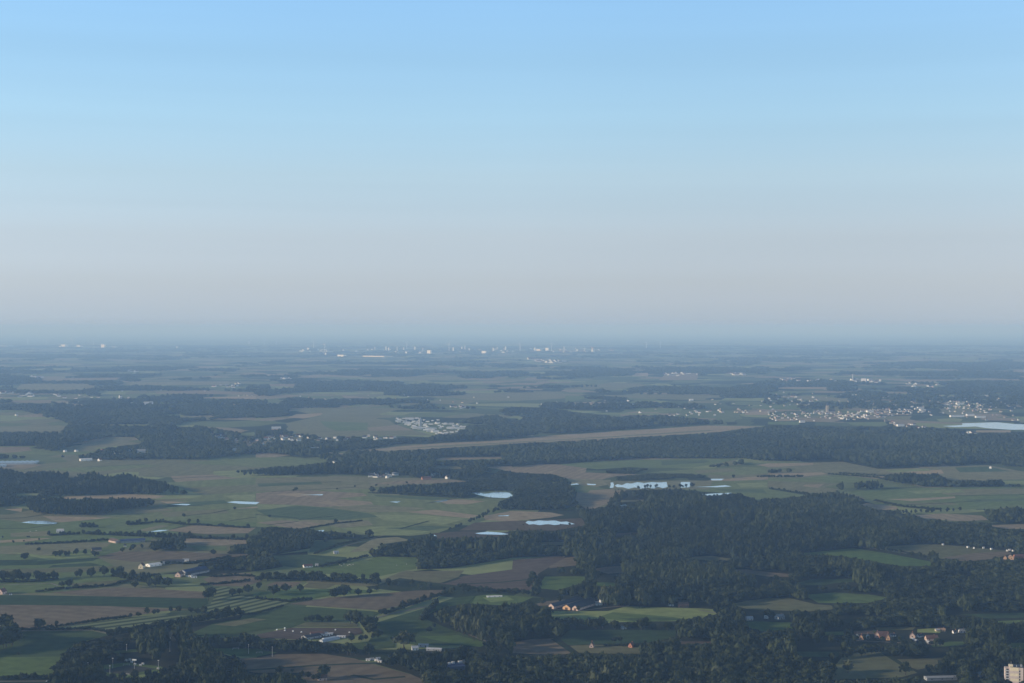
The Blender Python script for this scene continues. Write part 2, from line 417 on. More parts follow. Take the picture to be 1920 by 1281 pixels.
# ------------------------------------------------------------------ woods: outlines as surveyed, tree tops included
WOODS = [
 ('dense dark wood behind the runway strip, right of the holiday camp', '870,788 960,765 1015,767 1050,770 1110,778 1235,780 1310,788 1430,797 1325,796 1235,802 1135,808 960,822 850,829 760,832 720,838 700,838 780,822 860,816'),
 ('broad dark wood belt in front of the runway, up to the right edge', '640,848 700,848 830,842 960,834 1235,818 1350,812 1440,800 1520,800 1600,801 1700,800 1760,806 1850,812 1920,815 1920,885 1850,872 1640,878 1560,864 1440,866 1390,860 1200,860 1040,870 935,880 880,903 745,896 700,895 690,892 600,890 480,893 400,891 400,882 560,873 600,866 600,856'),
 ('hazy wood band across the left middle distance', '0,810 120,806 130,795 40,770 0,765 100,755 240,750 370,750 480,748 640,752 720,764 540,766 540,780 480,785 400,790 330,795 440,812 530,808 600,818 655,820 760,822 760,832 690,843 600,848 600,860 480,850 340,866 160,862 100,858 0,865 0,852 150,855 190,845 270,832 250,820 200,820 150,832 100,848 60,838 0,836'),
 ('dark wood left of the pasture plain', '0,884 20,882 75,886 125,884 128,892 90,898 135,897 150,895 175,892 205,898 245,893 250,900 300,908 375,912 380,922 360,928 300,929 240,929 215,925 160,932 115,931 100,931 70,940 30,950 0,953'),
 ('oval dark wood beside the bare strip left of the plain', '42,955 60,944 120,938 200,932 290,933 303,943 295,948 250,955 190,967 120,967 70,964'),
 ('small square wood in the left fields', '260,894 265,882 312,881 320,894'),
 ('narrow wood strip above the round pond', '690,923 700,914 760,910 830,907 885,902 960,880 975,905 960,921 900,921 870,934 830,929 740,926'),
 ('wood between the round pond and the lake', '962,884 1050,889 1078,905 1062,914 1080,926 1092,946 1060,956 1000,957 940,956 930,946 962,934 965,922'),
 ('big dark wood filling the right foreground', '1045,990 1090,972 1078,950 1110,940 1130,955 1150,935 1180,916 1290,916 1310,928 1380,926 1425,941 1520,930 1560,922 1600,935 1640,945 1680,960 1740,975 1850,985 1880,995 1920,1000 1920,1281 720,1281 800,1279 770,1264 700,1244 760,1222 880,1218 920,1207 860,1186 830,1175 795,1160 800,1152 830,1140 870,1130 990,1137 1028,1150 1030,1122 995,1118 998,1104 1010,1075 1045,1055 1060,1043 960,1046 850,1065 782,1068 783,1045 700,1045 690,1035 720,1026 790,1012 820,1003 900,1005 960,996'),
 ('wood wedge left of the pale lane', '425,1037 440,1025 480,1007 500,989 530,987 560,994 640,999 680,1004 665,1010 590,1013 583,1028 500,1043 440,1042'),
 ('dark wood behind the brick farmhouse', '300,1075 345,1072 380,1058 430,1044 500,1041 576,1034 578,1043 530,1063 480,1071 390,1081'),
 ('small wood beside the blue grey barn', '270,1036 290,1020 340,1010 347,1025 345,1034'),
 ('dark wood round the sports ground', '97,1281 103,1252 118,1232 140,1209 200,1192 240,1184 310,1174 400,1162 455,1152 450,1162 392,1176 350,1196 400,1195 480,1199 560,1200 610,1204 650,1208 690,1212 695,1236 605,1226 520,1227 480,1216 385,1217 440,1233 450,1257 560,1266 620,1281'),
 ('dark copse among the bright meadows', '1545,917 1590,907 1645,907 1660,913 1655,918 1590,921'),
 ('long copse across the right meadows', '1650,896 1690,890 1740,887 1760,894 1850,899 1872,897 1885,913 1830,915 1720,913 1665,904'),
 ('copse at the right edge of the meadows', '1893,947 1900,937 1920,935 1920,948'),
 ('copse on the dry field above the lake', '1098,894 1105,885 1150,882 1180,878 1280,872 1283,878 1200,885 1175,894'),
 ('thicket along the far shore of the lake', '1148,906 1160,893 1220,889 1300,889 1332,889 1330,895 1270,899 1240,904 1170,906'),
 ('dark copse below the broad wood belt', '1295,878 1310,870 1380,868 1390,862 1393,873 1360,878'),
 ('small copse left in the upper meadows', '1440,891 1440,878 1485,880 1490,886 1460,888'),
 ('thin wood strip along the meadow with tree rows', '1680,962 1770,955 1800,954 1920,958 1920,982 1860,982 1850,966 1760,961 1690,966'),
 ('tree belt round the farms in the left pastures', '160,1000 200,996 250,997 290,1003 350,1005 465,1008 460,1013 350,1012 290,1012 230,1012'),
]
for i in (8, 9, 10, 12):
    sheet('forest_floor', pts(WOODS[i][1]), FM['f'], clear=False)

# ------------------------------------------------------------------ fields (outline of each as surveyed), far to near
FIELDS = """
o 40,720 160,720 190,727 110,732 30,730;y 55,692 135,690 130,694 60,694;o 225,716 430,715 430,722 225,722;t 70,710 225,708 230,712 80,714;y 187,733 237,735 235,740 187,739
t 292,735 370,732 480,736 480,741 400,739 292,738;p 372,745 480,743 480,748 372,747;t 20,751 97,750 97,756 20,755;o 0,783 42,792 0,797;o 0,800 125,799 115,808 0,810;t 33,779 84,779 82,782 33,782
o 198,820 255,820 240,828 268,832 180,840 140,845 155,832 195,826;g 0,838 75,836 60,840 105,848 185,846 150,853 0,850;t 0,839 55,838 60,845 20,849 0,849;y 327,797 365,797 362,801 330,800;t 400,786 480,783 480,788 410,787;g 445,813 480,810 480,818 450,817
o 540,768 580,765 720,765 755,767 715,775 705,785 730,788 745,798 780,808 808,816 655,818 592,815 535,807 540,800 535,794 600,780;p 540,783 555,777 605,775 600,779 570,785;t 690,802 745,797 775,807 692,808;g 600,790 690,793 688,807 632,808 610,800
o 675,708 855,706 880,711 830,713 700,712;y 752,718 905,716 905,719 755,719;t 505,720 562,720 550,725 505,724;t 640,741 705,747 645,747;t 725,750 770,751 765,753 730,753;o 830,743 960,736 1030,737 1100,740 1050,748 960,752 880,750
y 860,758 960,756 1015,757 1015,764 965,763 855,760;t 480,850 545,854 505,859 480,859;p 617,848 650,851 648,853 617,850;t 800,859 942,857 945,860 830,863;o 812,875 855,874 870,879 825,880;t 905,876 960,873 960,880 935,880
o 1115,741 1320,740 1360,743 1350,746 1210,748;g 1060,742 1108,743 1085,751 1060,755;t 1205,736 1260,737 1255,739 1210,739;p 1190,700 1215,699 1215,706 1185,705;t 1250,700 1310,700 1307,713 1235,713;g 1185,767 1210,765 1280,766 1277,772 1210,772;y 1110,775 1235,775 1235,778 1120,777
g 1395,763 1440,760 1500,760 1500,767 1440,768;p 1395,773 1440,771 1440,778 1397,778;t 1310,784 1343,785 1340,787 1310,786;p 1457,726 1552,726 1550,730 1460,729;o 1457,745 1470,742 1540,743 1592,749 1592,754 1530,751;o 1602,762 1655,762 1652,765 1605,765
p 1447,787 1462,785 1492,785 1492,789 1460,790;g 1440,791 1500,790 1498,797 1440,796;g 1585,792 1660,791 1665,797 1650,800 1600,798;y 1745,747 1790,747 1788,750 1748,750;o 1642,781 1710,780 1705,787 1648,786;y 1755,786 1790,784 1805,786 1800,791 1763,791;p 1830,807 1895,807 1895,811 1830,811;y 1905,782 1920,780 1920,792 1908,790
o 560,738 630,739 625,743 560,742;t 930,726 1010,724 1010,728 935,729;o 1090,722 1210,722 1200,726 1095,726;g 300,752 360,751 355,756 300,757;o 620,728 700,727 690,731 620,731;y 880,733 950,731 950,734 890,735;o 1290,752 1350,752 1345,756 1290,756;t 1660,735 1760,734 1755,738 1665,738
p 680,845 730,839 830,831 960,825 1028,817 1135,810 1235,804 1325,798 1430,800 1390,804 1350,810 1235,817 960,832 830,840 730,845;o 735,842 830,835 960,829 1100,821 1240,812 1330,806 1340,808 1235,815 960,831 830,839
o 20,885 80,872 260,862 350,862 480,866 568,868 480,880 400,884 400,890 330,895 260,893 260,885 130,885;g 70,880 270,871 300,874 160,886;g 340,868 480,858 545,857 628,865 540,875 480,876 400,872;t 320,893 400,890 430,895 480,898 480,905 400,908 330,905
g 310,905 480,895 690,893 700,905 690,915 700,926 870,935 940,935 930,955 890,975 820,1000 770,1005 700,1005 660,1000 560,990 480,988 380,985 300,975 190,968 260,955 310,945 380,930
o 480,897 640,893 745,896 830,897 880,903 800,908 695,914 690,917 580,920 480,922;t 690,908 745,902 830,899 880,903 800,907
t 480,925 530,920 580,920 680,925 690,930 630,935 697,942 700,946 605,951 555,947 480,945;p 590,943 640,937 695,941 700,946 640,950;p 515,927 560,925 590,928 560,932
d 480,957 555,949 610,952 687,962 712,969 635,976 570,975 505,970;p 760,960 815,956 900,967 880,972 805,965;p 815,939 855,936 910,940 875,946 838,945;t 480,980 530,976 620,980 560,992 530,988;o 340,915 480,909 480,922 380,928
p 118,931 155,930 225,926 310,930 295,935 160,935 120,936;p 300,940 360,942 320,947;p 80,968 170,970 240,972 225,978 125,981 105,978;p 430,955 480,950 508,950 480,953;p 8,955 42,953 40,960
y 28,926 75,925 74,929 30,930
g 0,962 80,983 200,972 350,967 480,958 480,988 345,985 312,995 340,1000 300,1005 220,1035 180,1045 260,1085 200,1100 100,1112 0,1114
g 200,972 275,965 350,967 480,958 480,980 350,975 240,975;t 312,995 362,985 480,990 465,1000 390,1002 350,999;t 345,1011 375,1009 470,1012 462,1020 415,1023 350,1021;g 350,1023 425,1025 425,1033 370,1032
t 180,1045 225,1035 325,1034 425,1039 480,1040 432,1045 390,1055 310,1051 250,1054;p 0,1020 60,1010 100,1009 50,1016 0,1022;o 0,1030 150,1017 210,1018 200,1026 90,1042 0,1035;d 0,1050 70,1052 187,1046 175,1052 75,1060 0,1062;o 0,1068 90,1066 180,1062 230,1062 180,1072 60,1075 0,1080;o 260,994 300,985 318,986 275,997
y 272,1080 325,1078 328,1085 283,1086;t 380,1086 415,1076 470,1075 490,1090 460,1100 400,1099;o 125,1095 270,1085 250,1090 150,1105
g 1040,872 1100,866 1200,862 1330,861 1390,860 1340,870 1300,877 1230,878 1180,876 1120,880;g 1215,886 1290,880 1390,875 1435,878 1440,888 1360,892 1290,888
t 935,880 1010,870 1045,871 1100,878 1098,886 1140,888 1205,890 1155,893 1130,899 1070,900 1040,890 965,886;o 1065,898 1145,900 1145,908 1120,913 1068,908;t 1076,928 1137,928 1138,944 1106,958 1088,948;h 1150,1000 1200,998 1195,1004 1150,1005;o 1010,1017 1060,1016 1055,1022 1012,1022
g 1335,902 1440,900 1445,935 1420,937 1385,926 1285,920 1285,915;p 1320,902 1385,896 1440,892 1440,899 1370,902;o 1135,904 1160,902 1300,901 1335,902 1330,918 1250,918 1150,920
p 905,968 960,958 1032,961 1058,966 1030,971 985,975 950,978 910,975;h 890,980 960,977 1090,972 1100,985 1040,995 960,995 860,995;h 810,1000 870,996 960,999 950,1006 900,1008 820,1010
o 1440,870 1500,868 1580,866 1645,879 1680,880 1670,886 1640,893 1580,889 1545,888 1490,885 1490,878 1440,878;p 1415,872 1440,869 1525,868 1525,872 1440,876;p 1440,888 1540,886 1552,889 1500,894 1440,893;g 1440,897 1500,897 1570,890 1665,901 1600,905 1560,905 1440,903
o 1655,880 1780,875 1850,872 1915,884 1920,897 1880,900 1780,901 1760,888 1675,888 1640,893;p 1700,885 1765,881 1770,888 1720,889;o 1440,902 1575,907 1545,914 1573,917 1568,922 1525,926 1440,914;p 1510,909 1545,908 1535,915 1505,912;g 1440,917 1520,930 1440,936
g 1590,922 1665,917 1780,914 1920,913 1920,942 1895,948 1865,956 1765,955 1690,948 1640,940;p 1662,936 1715,935 1790,931 1792,934 1710,940;o 1740,918 1920,915 1920,924 1780,929;p 1612,947 1625,944 1680,950 1685,955 1650,957;y 1880,902 1920,901 1920,907 1885,909
t 1705,967 1765,963 1840,967 1855,975 1815,977 1785,977 1735,972;t 1850,985 1920,980 1920,993 1885,992
g 1472,1039 1520,1036 1600,1028 1665,1038 1750,1054 1748,1062 1690,1062 1635,1053 1565,1042;o 1645,1026 1740,1020 1800,1024 1890,1033 1898,1038 1865,1048 1810,1053 1765,1048 1720,1038 1670,1029;t 1765,1046 1830,1037 1892,1034 1895,1038 1865,1048 1810,1053
o 1285,1047 1302,1044 1335,1042 1378,1049 1360,1053 1322,1055;t 1350,1068 1400,1068 1440,1073 1490,1077 1478,1082 1440,1081 1400,1076;d 1480,1097 1522,1086 1600,1086 1612,1090 1565,1094 1545,1098
g 590,1062 640,1056 690,1050 705,1044 782,1045 780,1067 760,1070 740,1075 690,1085 670,1082 600,1075 560,1070;d 585,1014 645,1013 700,1010 690,1015 640,1025 600,1035 580,1035;o 655,1036 700,1010 745,1007 770,1013 720,1020 690,1033;d 510,1042 580,1040 650,1045 650,1055 560,1065 530,1062
o 730,1081 760,1072 870,1070 860,1082 825,1094 790,1090;b 825,1095 870,1080 960,1068 962,1050 1010,1046 1050,1042 1060,1046 1040,1058 1010,1075 998,1105 985,1110 940,1110 880,1104 850,1097;t 1030,1062 1060,1046 1078,1044 1085,1060 1030,1066;p 1110,1068 1135,1063 1167,1061 1170,1074 1140,1076
g 1007,1103 1022,1081 1105,1081 1108,1090 1090,1094 1045,1107;g 1108,1092 1167,1093 1155,1100 1110,1099
t 497,1098 517,1091 567,1091 550,1101;o 567,1101 580,1092 630,1096 610,1105;g 470,1112 540,1106 640,1104 690,1107 720,1108 690,1112 615,1118 545,1130 480,1122
t 95,1111 225,1102 383,1110 386,1122 325,1123 150,1117;d 0,1120 30,1116 200,1119 388,1123 390,1133 370,1142 175,1137 0,1133;t 0,1135 60,1135 200,1137 330,1142 358,1143 300,1147 240,1157 170,1166 80,1178 0,1180
1 85,1181 240,1159 312,1153 398,1157 390,1161 312,1176 240,1183 212,1187 180,1180 88,1181;2 400,1102 430,1101 432,1113 480,1122 542,1130 530,1136 480,1151 455,1154 360,1147 395,1133 402,1120
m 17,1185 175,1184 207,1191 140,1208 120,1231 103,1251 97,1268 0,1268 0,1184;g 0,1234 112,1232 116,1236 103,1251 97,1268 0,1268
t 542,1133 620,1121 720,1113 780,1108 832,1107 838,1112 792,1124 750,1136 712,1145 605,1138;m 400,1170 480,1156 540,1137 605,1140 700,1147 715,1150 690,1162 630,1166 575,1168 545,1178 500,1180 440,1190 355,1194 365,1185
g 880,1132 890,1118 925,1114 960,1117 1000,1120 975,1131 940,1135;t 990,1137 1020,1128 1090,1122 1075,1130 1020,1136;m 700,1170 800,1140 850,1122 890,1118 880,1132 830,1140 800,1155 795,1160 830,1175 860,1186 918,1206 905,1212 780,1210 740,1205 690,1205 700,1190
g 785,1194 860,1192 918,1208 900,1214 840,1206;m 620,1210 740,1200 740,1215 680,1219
y 1028,1156 1033,1146 1085,1146 1140,1146 1175,1137 1272,1140 1310,1141 1345,1143 1345,1151 1315,1161 1275,1165 1185,1166 1085,1171 1052,1168;g 1150,1148 1260,1157 1300,1163 1185,1167 1120,1158
o 1370,1133 1400,1127 1440,1122 1478,1121 1528,1133 1565,1136 1560,1143 1515,1147 1440,1144 1400,1142;g 1507,1116 1565,1111 1630,1115 1670,1121 1625,1131 1565,1131 1535,1131;g 1385,1165 1440,1166 1490,1167 1487,1180 1440,1184 1420,1184
d 1050,1198 1068,1181 1270,1182 1265,1195 1215,1205 1120,1208 1065,1210;o 1068,1211 1108,1209 1205,1211 1200,1226 1140,1226 1085,1224;t 960,1205 995,1199 1037,1197 1070,1221 1078,1226 1035,1228 960,1225
b 480,1191 545,1178 675,1178 680,1188 650,1196 560,1200 490,1197;o 553,1176 572,1168 670,1168 672,1176;t 450,1235 480,1233 520,1227 605,1226 665,1235 700,1246 770,1265 800,1277 790,1281 620,1281 560,1262 480,1262 450,1255
g 185,1262 180,1249 240,1243 300,1250 330,1261 255,1272 205,1270;r 183,1259.5 240,1248 296,1255 236,1266;y 245,1269 300,1260 322,1258 326,1262 262,1272;g 385,1217 410,1216 480,1216 520,1224 480,1232 440,1230;g 205,1222 270,1216 268,1222 210,1227
o 560,975 690,976 700,985 640,990;y 640,991 760,986 815,1000 770,1004 700,1004;d 700,928 800,932 870,936 810,938 705,931;o 615,952 700,947 800,953 760,960 690,961;o 300,961 420,955 430,962 310,970;d 310,945 420,938 430,944 320,951;y 482,946 553,948 505,955 484,956;y 700,965 800,966 875,973 830,985 720,976;d 720,991 800,986 850,988 800,996
o 600,906 690,903 694,908 610,912;d 482,907 600,903 605,908 486,913;y 420,930 478,927 479,940 440,938;o 202,959 300,951 330,957 240,966;d 100,1060 170,1056 195,1061 90,1065;o 20,1000 90,996 95,1005 20,1007;y 20,1036 95,1043 175,1036 180,1043 90,1050
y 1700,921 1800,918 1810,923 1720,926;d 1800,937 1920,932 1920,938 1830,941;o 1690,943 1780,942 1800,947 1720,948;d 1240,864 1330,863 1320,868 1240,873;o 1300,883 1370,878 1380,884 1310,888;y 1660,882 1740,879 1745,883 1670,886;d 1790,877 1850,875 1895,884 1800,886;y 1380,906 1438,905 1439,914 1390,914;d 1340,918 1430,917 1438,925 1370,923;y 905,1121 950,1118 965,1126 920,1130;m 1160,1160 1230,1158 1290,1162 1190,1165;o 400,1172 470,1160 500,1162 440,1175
o 1393,1038 1440,1043 1440,1046 1400,1041;b 1262,1203 1345,1203 1340,1208 1265,1208;d 1490,1222 1580,1222 1570,1232 1490,1232;d 1800,1152 1920,1146 1920,1157 1850,1160;o 1160,938 1215,937 1210,941 1165,942;o 1640,1177 1718,1175 1712,1181 1645,1182
o 1560,1255 1585,1225 1640,1222 1655,1224 1720,1262 1690,1270 1560,1275;o 1660,1236 1700,1236 1775,1233 1755,1250 1720,1256;y 1720,1180 1770,1177 1762,1187 1720,1186;g 1745,1210 1780,1203 1812,1203 1805,1210 1750,1214;g 1875,1205 1920,1206 1920,1216 1898,1217;g 1860,1165 1920,1158 1920,1169 1875,1170;g 1540,1185 1583,1184 1585,1191 1540,1192;b 1600,1183 1642,1183 1640,1189 1602,1189
"""
for ln in FIELDS.strip().replace('\n', ';').split(';'):
    if ln.strip():
        c, s = ln.strip().split(' ', 1)
        q = pts(s); vm = sum(b for _, b in q) / len(q)
        if vm < 1035 and c in 'gotpdy': c = c.upper()  # farther fields take brightened copies of the same ground colours
        sheet('field', q, FM[c])

WATER = """878,923 895,922 910,926 935,922 955,924 962,930 950,934 920,933 900,929
985,980 990,977 1000,978 1010,976 1026,977 1040,976 1052,979 1062,978 1078,983 1066,984 1054,983 1040,985 1028,983 1012,985 1000,983 992,984
1152,911 1158,908 1166,910 1175,906 1184,907 1195,904 1208,906 1222,904 1236,905 1250,904 1252,913 1243,916 1234,913 1226,917 1214,914 1203,917 1190,914 1178,917 1168,914 1158,914
1277,904 1294,904 1293,914 1277,915;1300,913.4 1330,912.4 1348,911 1360,910 1372,912.6 1345,914 1328,913.6;1145,905 1150,905 1150,915 1143,915;1065,908.5 1082,906.5 1086,908.5 1070,910;1100,907 1118,908 1116,910 1102,909.5
1312,928 1330,926 1370,924 1374,926 1345,929 1318,930;1332,898 1358,898 1352,901 1335,901;1137,957 1147,951 1148,954 1140,958;1160,949 1170,945 1178,948 1165,950
40,980 60,977 85,977 107,980 105,983 70,983;425,942 440,940 487,942 480,946 450,945;320,946 345,945 358,946 350,948;560,928 580,928 606,927 604,929;730,941 752,940 745,943
890,1000 915,997 940,999 955,1002 940,1003 900,1002;803,1005 815,1003 820,1006;586,996 608,994 606,997;813,941 835,937 840,939 820,942;275,998 300,994 318,994 300,997;934,967 955,966 953,968 935,968
1767,799 1805,797 1803,794 1870,792 1900,795 1920,800 1920,805 1895,806 1850,803 1830,800 1790,801"""
for s in WATER.replace('\n', ';').split(';'):
    sheet('pond', pts(s), M_WATER, amp=6)

M_DITCH = field_mat('ditch_bank', (.028, .040, .020), (.04, .055, .028), .02)
for s in """0,978 45,971 85,965;0,992 55,991 110,982;510,922 590,918 665,914;625,876 750,871;480,912 560,907 640,903;155,876 270,871;275,900 430,892;345,968 400,962 430,956;430,977 480,970
750,992 805,977;560,975 625,968;800,928 860,934 930,934;800,944 855,935;310,950 380,948;720,1005 760,1005;1670,948 1760,944 1840,939;1790,930 1920,926;1660,916 1760,912;1680,893 1660,890 1600,886;1830,956 1920,952
450,1258 510,1254 590,1248 660,1245 720,1243;660,1266 700,1274 760,1269;1037,1198 1078,1226;1655,1223 1710,1258;1290,868 1330,866;830,1094 862,1084;480,965 560,972;0,1052 70,1051;70,1057 187,1047;860,1096 940,1092 1000,1086;500,985 560,978""".replace('\n', ';').split(';'):
    strip('ditch', pts(s), 7, M_DITCH)
for s in """640,1026 700,1009 722,1004;918,1206 880,1191;1600,1024 1640,1029 1700,1038;1845,872 1900,883;0,1278 92,1277;1600,1201 1660,1204 1770,1210;1900,1050 1840,1052;1060,1149 1140,1139 1180,1136;1310,1144 1400,1160;690,1163 740,1150 800,1138;17,1183.5 175,1182 207,1190;0,1099 60,1096 95,1094 110,1099;1140,797 1207,794 1232,792""".split(';'):
    strip('track', pts(s), 3.6, FM['s'])
# ------------------------------------------------------------------ buildings
HOLD = []                                        # (u0, u1, v0, v1): gardens and yards kept free of woodland

def house_mesh(name, L, W, wall, ridge, over=.4):
    """gabled house: ridge along local x, walls slot 0, roof slot 1 with eaves and thickness"""
    bm = bmesh.new()
    hx, hy = L / 2, W / 2
    b = [bm.verts.new((x, y, z)) for z in (0, wall) for x, y in ((-hx, -hy), (hx, -hy), (hx, hy), (-hx, hy))]
    g1 = bm.verts.new((-hx, 0, ridge)); g2 = bm.verts.new((hx, 0, ridge))
    for f in ((0, 1, 5, 4), (2, 3, 7, 6)): bm.faces.new([b[i] for i in f])
    bm.faces.new((b[1], b[2], b[6], g2, b[5])); bm.faces.new((b[3], b[0], b[4], g1, b[7]))
    k = (ridge - wall) / hy
    for s in (-1, 1):
        q = []
        for dz in (.06, .30):
            for x in (-hx - over, hx + over):
                q.append(bm.verts.new((x, 0, ridge + dz))); q.append(bm.verts.new((x, s * (hy + over), wall - over * k + dz)))
        for f in ((0, 1, 3, 2), (4, 6, 7, 5), (1, 5, 7, 3), (0, 4, 5, 1), (2, 3, 7, 6)):
            fc = bm.faces.new([q[i] for i in f]); fc.material_index = 1
    bmesh.ops.recalc_face_normals(bm, faces=bm.faces)
    me = bpy.data.meshes.new(name); bm.to_mesh(me); bm.free(); return me

def boxes_mesh(name, bx):
    bm = bmesh.new()
    for a, b, *mi in bx:
        r = bmesh.ops.create_cube(bm, size=1)
        for v in r['verts']: v.co = [(a[i] + b[i]) / 2 + v.co[i] * (b[i] - a[i]) for i in range(3)]
        if mi:
            for f in {f for v in r['verts'] for f in v.link_faces}: f.material_index = mi[0]
    me = bpy.data.meshes.new(name); bm.to_mesh(me); bm.free(); return me

def mpp(v):                                      # metres per sheet pixel on the plain at row v
    return G(0, v)[1] / F

def far_house(u, v, L, W, wall, ridge, rz, wm, rm, label, cat, group, name='house'):
    if v < 700: s_ = (v - 612) / (v - 613); L, W, wall, ridge = L * s_, W * s_, wall * s_, ridge * s_
    o = link(name, house_mesh(name, L, W, wall, ridge), [M[wm], M[rm]], None, (*G(u, v), 0), rz)
    tag(o, label, cat, group)
    k = mpp(v); HOLD.append((u - L / k / 2 - 1.2, u + L / k / 2 + 1.2, v - 1, v + 14 / k + 1))
    return o

def near_house(u, v, L, W, wall, ridge, rz, wm, rm, label, cat='house', name='house', chim=True, nwin=3, door=True, group=None, skylight=False, big_door=False):
    """a house large enough to show its parts: walls, roof, chimney, door, windows"""
    o = empty(name, (*G(u, v), 0), rz)
    tag(o, label, cat, group)
    full = house_mesh('wall', L, W, wall, ridge)
    bm = bmesh.new(); bm.from_mesh(full); bmesh.ops.delete(bm, geom=[f for f in bm.faces if f.material_index == 1], context='FACES'); a = bpy.data.meshes.new('wall'); bm.to_mesh(a); bm.free()
    bm = bmesh.new(); bm.from_mesh(full); bmesh.ops.delete(bm, geom=[f for f in bm.faces if f.material_index == 0], context='FACES')
    for f in bm.faces: f.material_index = 0
    b = bpy.data.meshes.new('roof'); bm.to_mesh(b); bm.free()
    link('wall', a, [M[wm]], o); rf = link('roof', b, [M[rm]], o)
    hx, hy = L / 2, W / 2
    if chim: link('chimney', boxes_mesh('chimney', [((L * .2, -.35, ridge - .8), (L * .2 + .7, .35, ridge + 1.2))]), [M['brick']], rf)
    if skylight:
        for i in range(4):
            x = -hx * .75 + i * L * .24; k = (ridge - wall) / hy
            link('skylight', boxes_mesh('skylight', [((x, -hy * .5 - .5, ridge - k * hy * .5 + .05), (x + L * .1, -hy * .5 + .5, ridge - k * hy * .5 + .42))]), [M['film']], rf)
    for s in (-1, 1):
        for i in range(nwin):
            x = -hx + L * (i + .5) / nwin
            if door and s == -1 and i == nwin // 2:
                link('door', boxes_mesh('door', [((x - .5, -hy - .06, 0), (x + .5, -hy + .02, 2.1))]), [M['wood']], o); continue
            link('window', boxes_mesh('window', [((x - .6, s * hy - .05, 1.0), (x + .6, s * hy + .05, 2.2))]), [M['glass']], o)
    for s in (-1, 1):
        if big_door and s == -1: link('barn_door', boxes_mesh('barn_door', [((s * hx - .08, -W * .18, 0), (s * hx + .02, W * .18, wall * .95))]), [M['wood']], o)
        else: link('window', boxes_mesh('window', [((s * hx - .05, -.7, wall * .45), (s * hx + .05, .7, wall * .45 + 1.3))]), [M['glass']], o)
    k = mpp(v); HOLD.append((u - L / k / 2 - 2, u + L / k / 2 + 2, v - 2, v + 16 / k + 1))
    return o

def axis_house(u1, v1, u2, v2, W, wall, ridge, wm, rm, label, cat='barn', name='barn', **kw):
    """long building whose ridge runs from one surveyed gable to the other"""
    a, b = G(u1, v1), G(u2, v2)
    L = math.hypot(b[0] - a[0], b[1] - a[1]); rz = math.atan2(b[1] - a[1], b[0] - a[0])
    o = near_house((u1 + u2) / 2, (v1 + v2) / 2, L, W, wall, ridge, rz, wm, rm, label, cat, name, **kw)
    o.location = ((a[0] + b[0]) / 2, (a[1] + b[1]) / 2, 0)
    k = mpp(v1)
    HOLD.append((min(u1, u2) - W / k / 2, max(u1, u2) + W / k / 2, min(v1, v2) - 2, max(v1, v2) + 13 / k))
    return o

# --- the farm with three brick gables beside the white silo
for (a, lab, W, wm) in (((1033, 1141.5, 1088, 1127), 'westernmost of three long dark roofed barns, pink brick gable beside a lone tree', 10.5, 'pink'),
                    ((1062, 1143.5, 1108, 1129), 'middle one of three long dark roofed barns, cream and brick gable', 12.5, 'orange'),
                    ((1078, 1145, 1112, 1134), 'shortest of three dark roofed barns, brick gable half behind a bush', 9.5, 'pink')):
    axis_house(*a, W, 3.4, 7.2, wm, 'slate', lab, nwin=5, door=False, chim=False, big_door=True)
near_house(1120, 1134.5, 7, 6, 3, 5.5, .35, 'white', 'grey', 'small white shed next to the tall white silo', 'shed', 'shed', False, 1)
near_house(1091, 1134.5, 4, 4, 2.6, 3.6, .3, 'white', 'paleroof', 'tiny white hut behind the dark barn roofs', 'hut', 'hut', False, 1)
def silo(u, v):
    o = empty('silo', (*G(u, v), 0)); tag(o, 'tall white block silo rising over the dark barn roofs', 'silo')
    bm = bmesh.new(); bmesh.ops.create_cone(bm, segments=20, radius1=2.3, radius2=2.3, depth=7.4, cap_ends=True, matrix=Matrix.Translation((0, 0, 3.7)))
    me = bpy.data.meshes.new('body'); bm.to_mesh(me); bm.free(); link('body', me, [M['white']], o)
    bm = bmesh.new(); bmesh.ops.create_cone(bm, segments=20, radius1=2.4, radius2=.4, depth=1.1, cap_ends=True, matrix=Matrix.Translation((0, 0, 8.0)))
    me = bpy.data.meshes.new('cap'); bm.to_mesh(me); bm.free(); link('cap', me, [M['paleroof']], o)
    link('ladder', boxes_mesh('ladder', [((-.35, -2.45, 0), (-.25, -2.32, 7.5)), ((.25, -2.45, 0), (.35, -2.32, 7.5))] + [((-.25, -2.42, .5 + i * .7), (.25, -2.36, .56 + i * .7)) for i in range(10)]), [M['steel']], o)
silo(1127, 1134.5)
HOLD.append((1110, 1135, 1130, 1140))

# --- farms on the left
near_house(265.5, 1066, 9, 8, 5, 9.5, 1.45, 'cream', 'browntile', 'tall cream gabled farmhouse beside the long white roofed barn', nwin=2)
axis_house(277, 1062.5, 299, 1059.5, 14, 3, 4.6, 'white', 'white', 'long barn with a bright white roof at the wood edge', chim=False, door=False)
near_house(307, 1058, 3, 3, 3.5, 4.5, .2, 'white', 'grey', 'small white block at the end of the white roofed barn', 'shed', 'shed', False, 1)
axis_house(306, 1056, 345, 1055, 18, 3, 5.5, 'grey', 'slate', 'long slate grey barn behind the white roofed barn', chim=False, door=False)
near_house(348.5, 1052.5, 10, 5, 3.4, 4.2, .05, 'white', 'paleroof', 'small white gabled store on the brown field edge above the wood', 'shed', 'shed', False, 2, big_door=True)
near_house(368.5, 1054.5, 4.5, 3, 2.6, 3.0, .05, 'white', 'paleroof', 'lone white hut on the stubble right of the white store', 'hut', 'hut', False, 1)
near_house(337, 1081, 13, 9, 4.2, 8, 1.3, 'pink', 'browntile', 'pale brick farmhouse with cream upper gable in front of long dark roofs', nwin=3)
